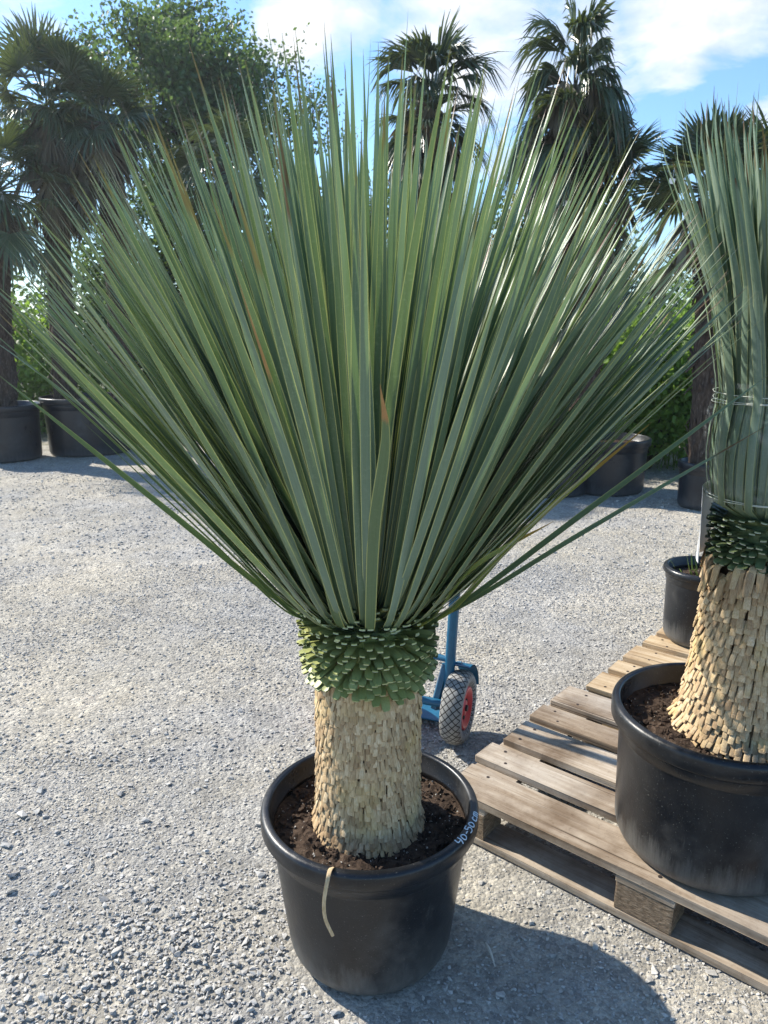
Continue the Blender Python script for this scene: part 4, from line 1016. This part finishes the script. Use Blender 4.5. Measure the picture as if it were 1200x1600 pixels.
def make_tree(base, label, seed, h, trunk_r, depth, size, per, spr, material, first=None, spread=.6, group='broadleaf trees behind the palms', upw=.15):
    g = np.random.default_rng(seed); t = thing('broadleaf_tree', base, label, 'tree', 0, group); segs, tips = [], []
    grow(g, np.array([0, 0, -.05]), np.array(first or (0, 0, 1.)), h * .36, trunk_r, depth, segs, tips, spread, upw)
    mb = MB()
    for (P, ra, rb) in segs: tube(mb, P, np.linspace(ra, rb, len(P)), 7 if ra > .03 else 4, caps=False)
    mb.build('trunk', M_BARK, t, smooth=True)
    mb = MB(); leaf_cloud(mb, np.array(tips), g, size, per, spr); mb.build('crown', material, t)
    return t


def make_bush(base, label, seed, rx, ry, h, clumps, per, size, material, name='shrub', group='green shrubs behind the palms', z0=.08):
    g = np.random.default_rng(seed); t = thing(name, base, label, 'shrub', 0, group)
    u = norm(g.normal(0, 1, (clumps, 3))); rr = g.random(clumps)[:, None] ** .35 * (1 + .22 * np.sin(u[:, :1] * 5 + seed) * np.sin(u[:, 2:] * 4 + u[:, 1:2] * 5))
    C = u * rr * np.array([rx, ry, h * .5]) + np.array([0, 0, h * .5 + z0]); C[:, 2] = np.maximum(C[:, 2], .05)
    mb = MB(); leaf_cloud(mb, C, g, size, per, size * 1.1); mb.build('foliage', material, t)
    mb = MB()
    for k in range(9):
        c = C[g.integers(len(C))]; b_ = g.normal(0, .08, 3) * np.array([1, 1, 0]); tube(mb, poly_at([b_ - np.array([0, 0, .03]), b_ * .5 + c * .5 + g.normal(0, .05, 3), c], 5), np.linspace(.016, .005, 11), 5, caps=False)
    mb.build('stem', M_BARK, t)


make_tree((-3.9, 12.0, 0), 'big broadleaf tree with a dense dark crown behind the left palms', 201, 6.5, .16, 5, .075, 21, .13, M_TREE, spread=.50)
make_tree((-1.2, 15.5, 0), 'distant airy tree glimpsed through the top of the open yucca', 202, 5.4, .11, 4, .12, 9, .18, M_HEDGE, spread=.62)
make_tree((4.6, 11.0, 0), 'low light green tree between the two right palms', 203, 4.0, .09, 4, .10, 12, .15, M_BUSH, spread=.7)
make_tree((2.0, 13.0, 0), 'small tree behind the ragged palms', 204, 4.2, .09, 4, .11, 9, .16, M_HEDGE, spread=.7)
BUSHES = [((2.75, 7.7), .95, .6, 1.55, 520, 26, .075, M_BUSH, 'bright green leafy shrub between the pots and the tied yucca'), ((4.3, 8.6), 1.0, .8, 1.9, 420, 22, .085, M_BUSH, 'bright green shrub behind the tied yucca'),
          ((-4.9, 10.6), .9, .6, 1.7, 300, 22, .08, M_BUSH, 'sunlit green shrub behind the pot at the left edge'), ((-3.6, 11.3), 1.5, .7, 2.9, 620, 24, .085, M_TREE, 'dark shrub filling the space under the big tree'),
          ((-1.7, 11.6), 1.3, .8, 3.0, 600, 24, .09, M_TREE, 'wide dark shrub right of the big tree trunk'), ((.4, 12.2), 1.4, .8, 2.1, 420, 20, .10, M_HEDGE, 'dark shrub behind the middle of the open yucca'),
          ((1.3, 8.9), .8, .5, 1.3, 260, 22, .08, M_BUSH, 'green shrub behind the two black pots'), ((3.6, 12.6), 1.5, .9, 2.4, 420, 20, .10, M_HEDGE, 'tall dark shrub behind the bright green shrub'), ((6.4, 12.4), 1.6, 1., 2.6, 380, 20, .10, M_HEDGE, 'dark shrub at the far right'), ((-6.7, 12.0), 1.4, .9, 2.4, 380, 20, .10, M_HEDGE, 'dark shrub at the far left')]
for q, ((bx, by), rx, ry, h, cl, per, sz, mm, lb) in enumerate(BUSHES): make_bush((bx, by, 0), lb, 300 + q, rx, ry, h, cl, per, sz, mm)

# weeds along the back edge of the yard (stuff)
g = np.random.default_rng(77); mb = MB(); K = 5200
x = g.uniform(-8, 8, K); y = 9.4 + g.gamma(2.2, .7, K) + .4 * np.sin(x * 1.3); dx = np.where(x > 0, -1.9, 0.0); y = y + dx
az = g.uniform(0, 6.28, K)
for q in range(0, K, 260):
    sl = slice(q, q + 260); kk = len(x[sl]); m2 = MB()
    yucca_blades(m2, az[sl], g.uniform(.05, .7, kk), g.uniform(0, .3, kk), g.uniform(.08, .34, kk), np.full(kk, .016), np.zeros(kk), np.full(kk, -.01), g.uniform(.2, 1.2, kk), g.normal(0, .5, kk), g.normal(0, .15, kk), g.random(kk), n=5)
    V = m2.V[0].reshape(kk, -1, 3); V = V + np.stack([x[sl], y[sl], np.zeros(kk)], -1)[:, None]; mb.add(V.reshape(-1, 3), m2.F[0], m2.L[0])
tag(mb.build('grass', M_GRASS), kind='stuff')

# splinter of bleached leaf on the gravel
mb = MB(); tube(mb, poly_at([(.243, 1.462, .012), (.250, 1.430, .014), (.255, 1.395, .011)], 6), np.interp(np.linspace(0, 1, 13), [0, .3, 1], [.0015, .0042, .0014]), 6)
tag(mb.build('dry_splinter', M_STICK, smooth=True), 'thin bleached splinter lying on the shaded gravel beside the front pot', 'splinter')

# added thin volume imitating lens veiling glare: far palms and trees fade a little
VEIL_DENSITY = 0.0017
mb = MB(); V = np.array([[x, y, z] for z in (-1.2, 9.5) for x, y in ((-135, -75), (135, -75), (135, 175), (-135, 175))]); mb.add(V, BOXF)
m, T = mat('glare_veil_air'); pv = T.n('ShaderNodeVolumePrincipled', {'Color': (0.86, 0.92, 1.0, 1), 'Density': VEIL_DENSITY, 'Anisotropy': 0.55})
o_ = T.n('ShaderNodeOutputMaterial'); T.link(pv.outputs[0], o_.inputs['Volume'])
tag(mb.build('glare_veil', m), kind='stuff')
